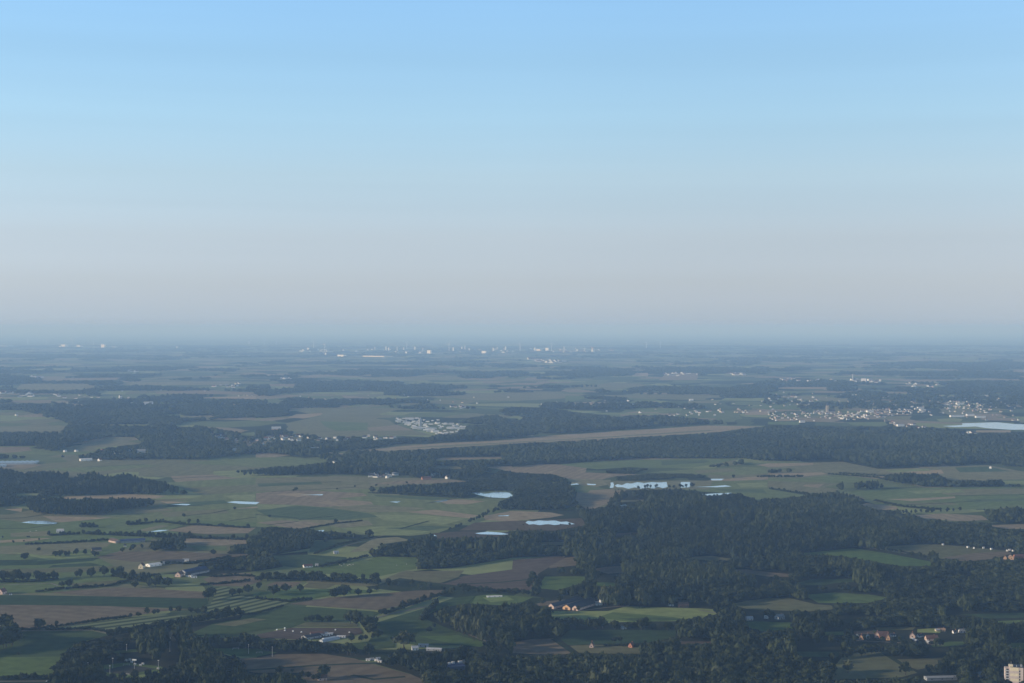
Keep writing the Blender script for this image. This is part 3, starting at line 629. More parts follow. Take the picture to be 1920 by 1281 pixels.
near_house(330.5, 1081, 4, 3.5, 2.8, 4, .3, 'white', 'grey', 'small bright white outbuilding left of the brick farmhouse', 'shed', 'shed', False, 1)
axis_house(343, 1076, 384, 1068, 13, 3.2, 6.2, 'grey', 'blue', 'long dark blue barn roof running back from the farmhouse', chim=False, door=False)
axis_house(350, 1079.5, 388, 1072, 11, 3.2, 5.5, 'grey', 'slate', 'long low barn with a dark roof in front of the blue one', chim=False, door=False)
near_house(354.5, 1081.5, 9, 5, 3, 4.2, -.3, 'white', 'slate', 'white walled annex below the long dark barn roofs', 'shed', 'shed', False, 2)
near_house(364, 1083.5, 9, 3, 2.4, 2.8, .1, 'white', 'paleroof', 'low white wall shed at the yard corner below the dark barns', 'shed', 'shed', False, 2)
near_house(309, 1087, 3, 3, 2.4, 3.6, .1, 'white', 'grey', 'tiny white hut beside a round tree south of the farm', 'hut', 'hut', False, 1)
near_house(4.5, 1113.5, 11, 8, 3.6, 8, 1.3, 'pink', 'redtile', 'pink gabled cottage at the left edge of the dark green field', nwin=2)
near_house(20, 1116, 4, 3, 2.6, 3.6, .3, 'white', 'slate', 'small white shed right of the pink cottage', 'shed', 'shed', False, 1)
axis_house(221, 1018.5, 208, 1016, 10, 3.6, 7.2, 'pink', 'browntile', 'brick gable barn at the end of the grey roofed barn', chim=False, door=False)
axis_house(226, 1017.5, 272, 1015.5, 16, 3.5, 6.4, 'grey', 'blue', 'long blue grey barn roof behind the brick gable', chim=False, door=False)
near_house(234.5, 1025.5, 4, 3, 3, 5, .1, 'white', 'slate', 'white hut in front of the long blue grey barn', 'hut', 'hut', False, 1)
axis_house(190, 1033, 172, 1034, 9, 3, 6.5, 'pink', 'slate', 'dark roofed farmhouse with a pink end gable among field trees', 'house', 'house')
near_house(113, 998.5, 13, 8, 3.4, 7, .1, 'white', 'paleroof', 'white farmhouse beside the clump of trees in the left pastures', nwin=3)
near_house(95, 1004, 6, 4, 2.5, 4, .1, 'paleroof', 'grey', 'low pale shed left of the white farmhouse', 'shed', 'shed', False, 1)
axis_house(569, 1064, 585, 1063, 10, 2.6, 5, 'white', 'redtile', 'white walled barn with a red roof at the pasture corner', chim=False, door=False)
near_house(594, 1061.5, 5, 4, 2.4, 4, 0, 'white', 'grey', 'pale shed right of the red roofed barn', 'shed', 'shed', False, 1)
near_house(630, 1038, 8, 5, 2.5, 4.6, .4, 'paleroof', 'paleroof', 'pale roofed shed beside the lane in the shaded field', 'shed', 'shed', False, 2)
axis_house(791, 899.5, 808, 899, 13, 4, 8, 'brick', 'redtile', 'red barn on the field edge before the wood', chim=False, door=False)
# --- yard with bales, polytunnels and sheds
axis_house(582, 1191.5, 604, 1190.5, 9, 3, 4.6, 'white', 'redtile', 'long white shed with a red roof in the dark farmyard', 'shed', 'shed', chim=False, door=False)
for i, (u, v, L) in enumerate(((609, 1193.2, 5), (615.5, 1192.4, 5), (620, 1191, 6), (612, 1190, 4))):
    near_house(u, v, L, 3.2, 2.4, 3.1, .15, 'white', 'paleroof', 'white cabin in the yard cluster right of the red roofed shed', 'cabin', 'cabin', False, 1, group='cabins in the farmyard')
near_house(640, 1196, 11, 4, 2.4, 3, -.15, 'white', 'paleroof', 'long white cabin at the right end of the farmyard', 'cabin', 'cabin', False, 3)
def tunnel(a, b, W, Hh, lab):
    p, q = G(*a), G(*b); L = math.hypot(q[0] - p[0], q[1] - p[1]); rz = math.atan2(q[1] - p[1], q[0] - p[0])
    o = empty('polytunnel', ((p[0] + q[0]) / 2, (p[1] + q[1]) / 2, 0), rz); tag(o, lab, 'polytunnel')
    V, Fc = [], []
    for i in range(2):
        for k in range(11):
            t = math.pi * k / 10; V.append((-L / 2 + i * L, -W / 2 * math.cos(t), Hh * math.sin(t) + .02))
    for k in range(10): Fc.append((k, k + 11, k + 12, k + 1))
    me = bpy.data.meshes.new('cover'); me.from_pydata(V, [], Fc); link('cover', me, [M['film']], o)
    for i in range(2):
        me = bpy.data.meshes.new('end_wall'); me.from_pydata(V[i * 11:i * 11 + 11], [], [tuple(range(11))]); link('end_wall', me, [M['film']], o)
    HOLD.append((min(a[0], b[0]) - 2, max(a[0], b[0]) + 2, min(a[1], b[1]) - 2, max(a[1], b[1]) + 22))
tunnel((602, 1204), (634, 1197.5), 8, 3, 'longer of two pale polytunnels below the farmyard')
tunnel((606, 1201), (628, 1197), 7, 3, 'shorter pale polytunnel behind the longer one')
axis_house(570, 1199, 598, 1194, 12, 3, 5, 'grey', 'slate', 'dark slate barn roof in the farmyard behind trees', chim=False, door=False)
def bale():
    bm = bmesh.new(); bmesh.ops.create_cone(bm, segments=18, radius1=1.0, radius2=1.0, depth=1.9, cap_ends=True, matrix=Matrix.Translation((0, 0, 1.0)) @ Matrix.Rotation(math.pi / 2, 4, 'Y'))
    bmesh.ops.bevel(bm, geom=[e for e in bm.edges if e.calc_face_angle(0) > 1], offset=.22, segments=3, affect='EDGES')
    for v in bm.verts: v.co += v.co.normalized() * random.uniform(-.02, .03)
    me = bpy.data.meshes.new('bale'); bm.to_mesh(me); bm.free(); return me
bme = bale()
for u, v in ((519, 1182), (534, 1179), (534, 1183.6), (549.5, 1185), (565, 1186.6), (629, 1182.5), (655, 1187)):
    o = link('bale', bme, [M['wrap']], None, (*G(u, v), 0), R(80)); o.scale = (.95, .95, .95)
    tag(o, 'white wrapped bale standing alone on the dark ploughed yard', 'bale', 'wrapped bales on the ploughed yard')
near_house(1457 + 5, 1160.5, 11, 8, 3.2, 6.4, .5, 'white', 'grey', 'white cottage with a grey roof in the small clearing', nwin=3)
near_house(1405, 1162.5, 9, 6, 2.6, 5, .1, 'white', 'paleroof', 'pale bungalow at the wood edge by the green corner field', nwin=2)
near_house(1437, 1159.5, 6, 5, 4, 6, 1.2, 'white', 'slate', 'narrow white house half behind trees by the green corner field', nwin=1)
near_house(1258, 1136, 7, 5, 2.6, 5, .3, 'white', 'slate', 'small pale house below the dark wood on the bright pasture', nwin=1)
near_house(1281, 1138, 14, 9, 3.2, 7, .1, 'wood', 'browntile', 'brown timber barn on the upper edge of the bright pasture', 'barn', 'barn', False, 3)
near_house(1109.5, 1213.5, 7, 5, 2.4, 6.6, 1.35, 'pink', 'redtile', 'steep pink gabled house alone below the shaded field', nwin=2)
near_house(1184, 1213.5, 7, 5.5, 2.6, 6, 1.0, 'brick', 'redtile', 'red roofed house with a bush, right of the lone steep gable', nwin=2)
near_house(1170, 1179.5, 7, 4, 2.2, 3.6, .4, 'white', 'paleroof', 'white caravan sized hut in the hedge below the bright pasture', 'hut', 'hut', False, 1)
near_house(1288.5, 982, 9, 8, 4.4, 9, 1.2, 'white', 'redtile', 'single white and red house lost in the big wood', nwin=2)
# --- hamlet by the lower right fields
HM = [(1607, 1195.5, 5, 5, 3.6, 6.5, 1.3, 'white', 'slate', 'white gable at the left end of the hamlet'), (1615, 1198.5, 8, 7, 3.2, 7, 1.2, 'orange', 'redtile', 'orange brick house with a red roof near the hamlet left end'),
      (1627, 1196.5, 7, 6, 3.2, 6.6, 1.25, 'white', 'slate', 'white gabled house between the orange brick and tall gabled houses'), (1645, 1195, 8, 8, 3.4, 8.6, 1.3, 'pink', 'redtile', 'tall pink gable with a wide red roof behind it'),
      (1665, 1199.5, 9, 6, 3, 9, 1.32, 'orange', 'browntile', 'narrow yellow orange gable in the hamlet middle'), (1674, 1193.5, 8, 5, 2.8, 4.6, .1, 'white', 'slate', 'low white house behind the yellow orange gable'),
      (1711, 1195.5, 9, 8, 3.4, 8, 1.25, 'pink', 'browntile', 'pink gable right of the hamlet trees'), (1725, 1194.5, 8, 5, 2.6, 4.6, .3, 'white', 'slate', 'white bungalow right of the pink gable'),
      (1746.5, 1200.5, 18, 9, 3.4, 7.6, .08, 'pink', 'redtile', 'long pink brick house with a red roof at the hamlet right end'), (1762, 1205, 4, 3, 2.6, 3.6, .2, 'white', 'paleroof', 'small white shed right of the long pink house'),
      (1757.5, 1183.5, 6, 5, 2.4, 3.6, .1, 'cream', 'paleroof', 'cream flat barn on the bright strip above the hamlet'), (1767, 1183.2, 8, 5, 2.4, 4.2, -.15, 'tan', 'rust', 'orange roofed barn right of the cream barn'),
      (1790, 1187.5, 6, 5, 3, 5, .2, 'white', 'slate', 'white house at the wood right of the orange barn'), (1804, 1186.5, 10, 6, 3, 6, .2, 'white', 'grey', 'grey roofed white house farthest right above the hamlet')]
for u, v, L, W, wl, rd, rz, wm, rm, lab in HM: near_house(u, v, L * .85, W * .85, wl * .85, rd * .85, rz, wm, rm, lab, nwin=2); HOLD.append((u - 10, u + 10, v - 1, v + 26))
near_house(1656, 1195.5, 13, 9, 3.2, 8, .1, 'brick', 'redtile', 'wide red tiled roof joined behind the tall pink gable', nwin=3, chim=False)
axis_house(1709.5, 1200.5, 1720, 1205, 4, 2.4, 3.2, 'slate', 'paleroof', 'long narrow pale roofed shed slanting below the pink gable', 'shed', 'shed', chim=False, door=False)
axis_house(1738, 1205, 1743, 1207, 3, 2.2, 2.8, 'grey', 'paleroof', 'short pale roofed shed below the long pink house', 'shed', 'shed', chim=False, door=False)
near_house(1895.5, 1048.5, 12, 8, 3.6, 6.6, 1.35, 'orange', 'rust', 'orange gabled barn at the right edge below the wood', 'barn', 'barn', False, 2)
near_house(1910, 1047, 16, 9, 4, 7, .1, 'brick', 'redtile', 'red roofed barn right of the orange gabled barn', 'barn', 'barn', False, 3)
near_house(1884.5, 1048.5, 5, 5, 3, 6, 1.2, 'orange', 'redtile', 'little orange gable left of the larger orange barn', nwin=1)
for i, u in enumerate((1768, 1815, 1826, 1844, 1859, 1888, 1893, 1900)):
    v = 1021.5 + (u - 1768) * .08
    far_house(u, v + 1 + (i * 7 % 3) * .8, 3 + (i * 5 % 3), 2.6, 2.1, 3, .1 + (i % 3) * .5, 'white', 'paleroof', 'white hut in the line along the wood edge above the olive field', 'hut', 'huts along the wood edge', 'hut')
# blue works building, pale flat roofs, caravans in the lower woods
def works(u, v):
    o = empty('works_building', (*G(u, v), 0), .28); tag(o, 'blue flat roofed works building in the dark wood with white roof units', 'works')
    link('wall', boxes_mesh('wall', [((-13, -9, 0), (13, 9, 6.5))]), [M['blue']], o)
    rf = link('roof', boxes_mesh('roof', [((-13.3, -9.3, 6.5), (13.3, 9.3, 7.1))]), [M['blue']], o)
    for x, y, s in ((-4, 3, 3), (1, 5, 3.2), (9, 6, 5)): link('roof_unit', boxes_mesh('roof_unit', [((x, y, 7.1), (x + s, y + 2.6, 9.2))]), [M['white']], rf)
    link('canopy', boxes_mesh('canopy', [((-22, -3, 3.6), (-13.01, 2, 4.2)), ((-21.6, -2.6, 0), (-21.2, -2.2, 3.6)), ((-21.6, 1.2, 0), (-21.2, 1.6, 3.6))]), [M['paleroof']], o)
    for i in range(4): link('window', boxes_mesh('window', [((-10 + i * 5.6, -9.06, 2), (-7 + i * 5.6, -8.98, 4))]), [M['glass']], o)
    HOLD.append((u - 34, u + 26, v - 6, v + 22))
works(848, 1258)
near_house(872, 1243, 5, 4, 3, 3.8, .2, 'white', 'paleroof', 'white hut just behind the blue works building', 'hut', 'hut', False, 1)
near_house(778, 1218.5, 8, 6, 3, 5, .2, 'white', 'paleroof', 'white house below the big pale crowned tree', nwin=2)
near_house(794, 1212.5, 12, 6, 2.4, 3.6, -.08, 'paleroof', 'paleroof', 'low pale roofed shed in shade right of the big pale tree', 'shed', 'shed', False, 2)
axis_house(800, 1219.5, 828, 1220.5, 6, 2.2, 3.4, 'grey', 'paleroof', 'long pale shed along the bottom of the bright pasture', 'shed', 'shed', chim=False, door=False)
for u, v in ((690, 1239), (697, 1237.5), (706, 1239.5), (709, 1236.5), (712, 1242)):
    near_house(u, v, 4.6, 2.3, 1.9, 2.4, random.uniform(-.4, .4), 'white', 'paleroof', 'white caravan parked at the tip of the wood by the brown field', 'caravan', 'caravan', False, 1, group='caravans at the tip of the wood')
axis_house(1735, 1275, 1792, 1273.5, 9, 3, 3.8, 'grey', 'grey', 'wide pale grey roofed hall at the bottom edge by the tower block', 'hall', 'hall', chim=False, door=False)
near_house(1838, 1268, 5, 4, 3.5, 5, .2, 'white', 'paleroof', 'small white hut between trees left of the tower block', 'hut', 'hut', False, 1)
near_house(604, 1275, 10, 7, 3, 6, .3, 'pink', 'browntile', 'brown roofed house among trees at the bottom of the brown field', nwin=2)
axis_house(913, 1120.5, 941, 1119.5, 7, 1.6, 2.4, 'white', 'white', 'long low white silage clamp on the upper pasture', 'clamp', 'silage_clamp', chim=False, door=False)

# tower block at the lower right corner
def tower(u, v):
    o = empty('tower_block', (*G(u, v), 0), R(-14)); tag(o, 'cream banded tower block with balconies standing above trees at the lower right corner', 'tower block')
    link('wall', boxes_mesh('wall', [((-4.2, 0, 0), (9.6, 12, 24.5))]), [M['tower']], o)
    for i in range(4): link('facade_band', boxes_mesh('facade_band', [((-4.2, -.25, 3.2 + i * 5.8), (4.8, -.003, 6.2 + i * 5.8))]), [M['cream']], o)
    for i in range(4): link('facade_band', boxes_mesh('facade_band', [((-4.2, -.22, 6.2 + i * 5.8), (4.8, -.003, 9.0 + i * 5.8 if i < 3 else 24.5))]), [M['tower'] if i < 3 else M['cream']], o)
    for i in range(6): link('window', boxes_mesh('window', [((5.2, -.12, 4 + i * 3.1), (6.4, .05, 5.8 + i * 3.1))]), [M['glass']], o)
    link('end_bay', boxes_mesh('end_bay', [((-9.6, 1.6, 0), (-4.21, 11, 22.6))]), [M['tower']], o)
    for i in range(7):
        bl = link('balcony', boxes_mesh('balcony', [((-9.8, -.2, 2.6 + i * 2.9), (-4.3, 1.58, 2.8 + i * 2.9)), ((-9.8, -.2, 2.8 + i * 2.9), (-4.3, -.05, 3.7 + i * 2.9))]), [M['paleroof']], o)
        link('balcony_door', boxes_mesh('balcony_door', [((-8.2, 1.5, 2.9 + i * 2.9), (-5.6, 1.66, 4.9 + i * 2.9))]), [M['glass']], bl)
    rf = link('roof', boxes_mesh('roof', [((-4.5, -.4, 24.5), (9.9, 12.3, 25.0))]), [M['slate']], o)
    link('plant_room', boxes_mesh('plant_room', [((-5.6, .4, 25.0), (-1.2, 4.6, 27.0))]), [M['cream']], rf)
    link('chimney', boxes_mesh('chimney', [((6.6, 1.6, 25.0), (8.4, 3.4, 27.6))]), [M['grey']], rf)
    link('antenna', boxes_mesh('antenna', [((-3.2, 2, 27.0), (-3.0, 2.2, 30.6)), ((-3.7, 2.02, 29.4), (-2.5, 2.18, 29.55))]), [M['steel']], rf)
    link('vent', boxes_mesh('vent', [((2.2, 1, 25.0), (2.9, 1.7, 26.9))]), [M['steel']], rf)
tower(1901.5, 1293)
HOLD.append((1878, 1926, 1262, 1352)); HOLD.append((1730, 1800, 1270, 1300))

# sports ground: floodlights, goals, shelters
def mast(u, v, h, lab, head=1.0, grp=None):
    o = empty('floodlight_mast', (*G(u, v), 0), R(-10)); tag(o, lab, 'floodlight', grp)
    bm = bmesh.new(); bmesh.ops.create_cone(bm, segments=8, radius1=.26, radius2=.14, depth=h, matrix=Matrix.Translation((0, 0, h / 2)))
    me = bpy.data.meshes.new('pole'); bm.to_mesh(me); bm.free(); link('pole', me, [M['steel']], o)
    link('lamp_head', boxes_mesh('lamp_head', [((-1.6 * head, -.3, h), (1.6 * head, .3, h + 1.1 * head))] + [((-1.5 * head + i * .75 * head, -.5, h + .1), (-.95 * head + i * .75 * head, -.31, h + .9 * head)) for i in range(4)]), [M['lamp']], o)
mast(252, 1264, 15.5, 'tallest floodlight mast with a wide bright lamp panel over the dark turf pitch', 1.6)
mast(206, 1267, 11, 'floodlight mast at the near left corner of the dark turf pitch', .5)
mast(211.5, 1254, 12, 'floodlight mast at the far left corner of the dark turf pitch', .5)
mast(297, 1255, 10, 'floodlight mast at the right corner of the dark turf pitch', .5)
mast(237.5, 1221.5, 8.5, 'short floodlight mast beside the upper small pitch', .3)
mast(165, 1258, 9.5, 'floodlight mast under the trees left of the dark turf pitch', .3)
mast(510.5, 1232, 12, 'floodlight mast at the edge of the brown field', .3)
mast(466, 1226, 11, 'floodlight mast on the small pitch right of the wood', .3)
o = empty('radio_mast', (*G(318.5, 1222), 0)); tag(o, 'thick white topped mast rising out of the wood above the sports ground', 'mast')
bm = bmesh.new(); bmesh.ops.create_cone(bm, segments=10, radius1=.6, radius2=.45, depth=15, matrix=Matrix.Translation((0, 0, 7.5))); me = bpy.data.meshes.new('pole'); bm.to_mesh(me); bm.free(); link('pole', me, [M['steel']], o)
bm = bmesh.new(); bmesh.ops.create_cone(bm, segments=10, radius1=.75, radius2=.75, depth=2.6, cap_ends=True, matrix=Matrix.Translation((0, 0, 16.3))); me = bpy.data.meshes.new('antenna_head'); bm.to_mesh(me); bm.free(); link('antenna_head', me, [M['wrap']], o)
HOLD.append((313, 324, 1212, 1240)); HOLD.append((160, 350, 1242, 1275)); HOLD.append((395, 520, 1217, 1240))
gz = boxes_mesh('shelter', [((-1.3, -1, 2.1), (1.3, 1, 2.35)), ((-1.3, .9, 0), (1.3, 1, 2.1)), ((-1.3, -1, 0), (-1.2, .9, 2.1)), ((1.2, -1, 0), (1.3, .9, 2.1))])
for u, v in ((236.5, 1240), (243.5, 1239), (247, 1243.6), (253, 1247.4), (263.5, 1249.4), (268, 1246.8), (296.5, 1256), (308.5, 1257), (348, 1263)):
    o = link('shelter', gz, [M['white']], None, (*G(u, v), 0), R(-35)); tag(o, 'small bright white shelter at the rim of the sports pitches', 'shelter', 'white shelters round the sports pitches')
gl = boxes_mesh('goal', [((-3.7, -.06, 0), (-3.58, .06, 2.44)), ((3.58, -.06, 0), (3.7, .06, 2.44)), ((-3.7, -.06, 2.44), (3.7, .06, 2.56)), ((-3.7, 1.6, 0), (-3.6, 1.7, 1.2)), ((3.6, 1.6, 0), (3.7, 1.7, 1.2)), ((-3.7, 1.6, 1.2), (3.7, 1.7, 1.28))])
for u, v, rz, lab in ((237, 1249, .2, 'white goal frame at the far end of the dark turf pitch'), (238, 1267, -.5, 'white goal frame at the near side of the dark turf pitch'), (442, 1218.5, .1, 'white goal frame on the small pitch right of the wood'), (144, 1251, .1, 'white goal frame in the shade left of the dark pitch'), (486, 1226, .2, 'white goal frame beside the brown field')):
    tag(link('goal', gl, [M['white']], None, (*G(u, v), 0), rz), lab, 'goal')
# a pale car on the road at the lower left
o = empty('car', (*G(90, 1278.5), .06), R(8)); tag(o, 'white car on the road along the bottom left field', 'car')
bm = bmesh.new(); r_ = bmesh.ops.create_cube(bm, size=1)
for vv in r_['verts']: vv.co = (vv.co.x * 4.3, vv.co.y * 1.75, .62 + vv.co.z * .7)
r_ = bmesh.ops.create_cube(bm, size=1)
for vv in r_['verts']: vv.co = (-.2 + vv.co.x * (2.3 if vv.co.z < 0 else 1.5), vv.co.y * 1.6, 1.22 + vv.co.z * .52)
me = bpy.data.meshes.new('body'); bm.to_mesh(me); bm.free(); link('body', me, [M['wrap']], o)
for x in (-1.35, 1.35):
    for y in (-.85, .85):
        bm = bmesh.new(); bmesh.ops.create_cone(bm, segments=14, radius1=.33, radius2=.33, depth=.2, cap_ends=True, matrix=Matrix.Translation((x, y, .33)) @ Matrix.Rotation(math.pi / 2, 4, 'X'))
        me = bpy.data.meshes.new('wheel'); bm.to_mesh(me); bm.free(); link('wheel', me, [M['slate']], o)
# pale cattle on the middle pasture
def cow_mesh():
    me = bpy.data.meshes.new('cow')
    vs = [(0, 0, 1.05), (.8, 0, 1.1), (-.8, 0, 1.12), (1.25, 0, 1.25), (1.65, 0, 1.1)]; ed = [(0, 1), (0, 2), (1, 3), (3, 4)]; rad = [.42, .36, .38, .22, .16]
    for x, b in ((.75, 1), (-.75, 2)):
        for y in (-.22, .22):
            i = len(vs); vs += [(x, y, .65), (x + .04, y, .05)]; rad += [.14, .07]; ed += [(b, i), (i, i + 1)]
    i = len(vs); vs += [(-1.22, 0, 1.0), (-1.26, 0, .55)]; rad += [.06, .04]; ed += [(2, i), (i, i + 1)]
    me.from_pydata(vs, ed, []); o = bpy.data.objects.new('cow', me); COL.objects.link(o)
    md = o.modifiers.new('skin', 'SKIN'); 
    for d, q in zip(me.skin_vertices[0].data if me.skin_vertices else [], rad): d.radius = (q, q)
    return o, rad
def make_cow():
    o, rad = cow_mesh()
    bm = bmesh.new(); bm.from_mesh(o.data); ly = bm.verts.layers.skin.verify(); bm.verts.ensure_lookup_table()
    for v, q in zip(bm.verts, rad): v[ly].radius = (q, q)
    bm.verts[0][ly].use_root = True
    bm.to_mesh(o.data); bm.free()
    sb = o.modifiers.new('sub', 'SUBSURF'); sb.levels = sb.render_levels = 1
    me = bpy.data.meshes.new_from_object(o.evaluated_get(bpy.context.evaluated_depsgraph_get()))
    bpy.data.objects.remove(o); return me
cme = make_cow()
for u, v in ((637, 1060), (640, 1062), (645, 1058.6), (652, 1061), (655, 1059.6), (658, 1060.6), (662, 1059.4), (744, 1061), (762, 1058.6), (57, 997.5), (68, 996)):
    tag(link('cow', cme, [M['hide']], None, (*G(u, v), 0), random.uniform(0, 6.28)), 'pale cow grazing in the open pastures', 'cow', 'pale cattle on the pastures')

# --- greenhouses, camp, villages, skyline
def greenhouse(u1, v1, u2, v2, W, n, lab):
    p, q = G(u1, v1), G(u2, v2); L = math.hypot(q[0] - p[0], q[1] - p[1]); rz = math.atan2(q[1] - p[1], q[0] - p[0])
    o = empty('greenhouse', ((p[0] + q[0]) / 2, (p[1] + q[1]) / 2, 0), rz); tag(o, lab, 'greenhouse')
    link('wall', boxes_mesh('wall', [((-L / 2, -W / 2, 0), (L / 2, W / 2, 4.5))]), [M['film']], o)
    V, Fc = [], []
    for i in range(n):
        x0, x1 = -L / 2 + i * L / n, -L / 2 + (i + 1) * L / n; b = len(V)
        V += [(x0, -W / 2, 4.51), (x0, W / 2, 4.51), ((x0 + x1) / 2, -W / 2, 6.4), ((x0 + x1) / 2, W / 2, 6.4), (x1, -W / 2, 4.51), (x1, W / 2, 4.51)]
        Fc += [(b, b + 2, b + 3, b + 1), (b + 2, b + 4, b + 5, b + 3), (b, b + 4, b + 2), (b + 1, b + 3, b + 5)]
    me = bpy.data.meshes.new('roof'); me.from_pydata(V, [], Fc); link('roof', me, [M['film']], o)
greenhouse(-60, 870.5, 70, 869, 60, 14, 'largest pale greenhouse block at the left edge of the plain')
greenhouse(-40, 876, 11, 875, 36, 9, 'bright white greenhouse in front of the largest one')
axis_house(150, 864.5, 172, 863.5, 16, 5, 7, 'white', 'white', 'long white shed on the green field edge in the left middle distance', 'shed', 'shed', chim=False, door=False)
near_house(187, 864.5, 9, 9, 4, 8, 1, 'white', 'redtile', 'white cottage right of the long white shed', nwin=1)

def scatter(poly, n, seed):
    r = random.Random(seed); p = pts(poly); xs = [a for a, _ in p]; ys = [b for _, b in p]; out = []
    while len(out) < n:
        u, v = r.uniform(min(xs), max(xs)), r.uniform(min(ys), max(ys))
        if inside(p, np.array([u]), np.array([v]))[0]: out.append((u, v, r))
    return out
MASS = []
def village(poly, n, seed, label, group, sizes=(9, 15), white=.7, name='house', cat='house', walls=('white', 'cream', 'tan', 'pink'), roofs=('redtile', 'browntile', 'slate', 'grey'), mass=False):
    for u, v, r in scatter(poly, n, seed):
        L = r.uniform(*sizes); W = L * r.uniform(.55, .8)
        wl = r.uniform(3, 5); o = far_house(u, v, L, W, wl, wl + W * r.uniform(.3, .5), r.uniform(-.4, .4) + r.choice((0, 1.35)), 'white' if r.random() < white else r.choice(walls), r.choice(roofs), label, cat, group, name)
        if name == 'house' and (mass or max(b for _, b in pts(poly)) < 756): MASS.append(o)
# holiday camp: caravans and cabins in rows around a pale tower
CG = 'cabins of the white holiday camp'
for u, v, r in scatter('742,784 750,783 800,783 830,790 862,796 872,801 862,808 850,816 815,817 790,808 765,799 745,792', 96, 3):
    L = r.uniform(11, 19)
    far_house(u, v, L, L * .5, 2.8, 4.2, r.uniform(-.2, .2) + r.choice((0, 0, 1.4)), 'white', r.choice(('white', 'white', 'paleroof', 'paleroof', 'grey')), 'white cabin in the dense holiday camp at the wood corner', 'cabin', CG, 'holiday_cabin')
for u, v, L, W in ((768, 786.5, 38, 9), (782, 804, 36, 14), (805, 806, 30, 12), (845, 804, 26, 12), (858, 804.5, 24, 10), (868, 804.5, 15, 10), (746.5, 791, 22, 12), (763, 796.5, 20, 12), (817, 811, 24, 8)):
    far_house(u, v, L, W, 6, 8.5, .1, 'white', 'paleroof', 'larger white hall standing among the holiday camp cabins', 'hall', 'larger halls of the holiday camp', 'camp_hall')
tw = link('camp_tower', boxes_mesh('camp_tower', [((-5, -5, 0), (5, 5, 27)), ((-5.6, -5.6, 27), (5.6, 5.6, 28.5)), ((-2, -2, 28.5), (2, 2, 34))]), [M['paleroof']], None, (*G(788, 799), 0), .3)
tag(tw, 'slim pale tower standing over the white holiday camp', 'tower')
village('480,822 520,818 570,817 610,821 690,817 745,819 745,823 690,827 640,828 560,827 500,826', 46, 11, 'white house in the village strip along the wood below the pale fields', 'houses of the village strip')
village('365,815 400,814 440,823 480,826 505,831 500,834 460,832 400,820', 16, 12, 'white house among trees in the loose hamlet left of the village strip', 'houses of the loose hamlet')
for (u, v, L, wm, rm, lab) in ((216, 850.5, 16, 'white', 'slate', 'bright white gabled house, larger one of the pair below the green wedge'), (227, 850.5, 12, 'white', 'slate', 'bright white gabled house right of the larger one'), (244, 846.5, 10, 'white', 'slate', 'small white house beyond the pair of white gables'),
        (265, 848.5, 26, 'white', 'grey', 'long white row house right of the white gables'), (287, 853, 10, 'white', 'slate', 'small white house at the end of the farm lane'), (122, 847.5, 11, 'white', 'grey', 'white cottage on the green field above the greenhouses'), (143, 847, 12, 'white', 'grey', 'low white house right of the white cottage'),
        (193, 846, 14, 'brick', 'redtile', 'red brick barn left of the white gables'), (518, 806, 36, 'orange', 'paleroof', 'long orange walled hall above the village strip'), (31, 779.5, 14, 'white', 'grey', 'white barn in the hazy left fields'), (278, 758.5, 46, 'white', 'paleroof', 'long white hall in the hazy dark wood band'),
        (1296, 751.5, 22, 'white', 'white', 'white barn on the pale hazy field'), (1230, 794, 18, 'white', 'grey', 'white shed at the end of the pale track in the wood'), (1200, 774.5, 18, 'white', 'slate', 'white house on the bright strip beyond the wood'), (1178, 752.5, 18, 'white', 'slate', 'small white farm on the hazy pale fields'),
        (1857, 878.5, 10, 'white', 'grey', 'small white hut on the path across the far right meadow'), (627, 869, 14, 'white', 'grey', 'white house at the edge of the long dark wood'), (1889, 956, 9, 'white', 'slate', 'tiny white hut by the ditch in the right meadows'), (440, 845, 16, 'white', 'paleroof', 'white shed in the clearing below the village strip'), (590, 844.5, 26, 'white', 'paleroof', 'pale long shed beside the wood below the village strip')):
    far_house(u, v, L, L * .6, 4.5, 4.5 + L * .22, .15 if L > 20 else 1.2, wm, rm, lab, 'house', None)
village('690,892 720,888 745,889 742,897 700,896', 12, 14, 'white house in the hamlet at the tip of the long dark wood', 'houses at the tip of the dark wood')
village('800,892 825,890 845,898 820,899', 4, 15, 'white house beside the red barn', 'houses beside the red barn')
village('1535,774 1560,772 1625,772 1640,768 1660,768 1700,768 1715,772 1660,776 1622,786 1570,788 1540,784', 78, 16, 'bright house in the dense town cluster around the church tower', 'houses of the town around the church tower', (9, 14), .35)
village('1440,776 1480,772 1540,772 1535,786 1500,782 1445,788', 22, 17, 'pale house in the loose rows left of the church tower', 'houses left of the church tower', (9, 13), .4)
village('1700,760 1735,764 1735,774 1700,776', 10, 18, 'white house in the small cluster midway along the town', 'houses midway along the town', (10, 17), .7)
village('1770,755 1800,752 1860,758 1865,770 1830,772 1790,772 1770,768', 46, 19, 'pale house in the town quarter above the white halls', 'houses above the white halls', (9, 14), .35)
for s_, n_, sd in (('1530,772 1600,770 1720,764 1740,770 1720,778 1620,788 1540,786', 70, 61), ('1440,768 1535,770 1530,790 1440,790', 30, 62), ('1720,742 1920,745 1920,792 1870,790 1720,778', 95, 63), ('1440,735 1720,745 1720,762 1440,764', 40, 64), ('500,735 960,745 960,760 500,750', 20, 65), ('960,755 1440,748 1440,775 1100,772', 30, 66), ('0,735 480,730 480,760 0,760', 30, 67)):
    village(s_, n_, sd, 'x', 'x', (7, 11), .3, mass=True, walls=('tan', 'tan', 'cream', 'paleroof'))
village('1660,790 1700,795 1740,802 1720,804 1680,799', 14, 20, 'white house scattered in the green fields before the lake', 'houses before the lake', (9, 14), .35)
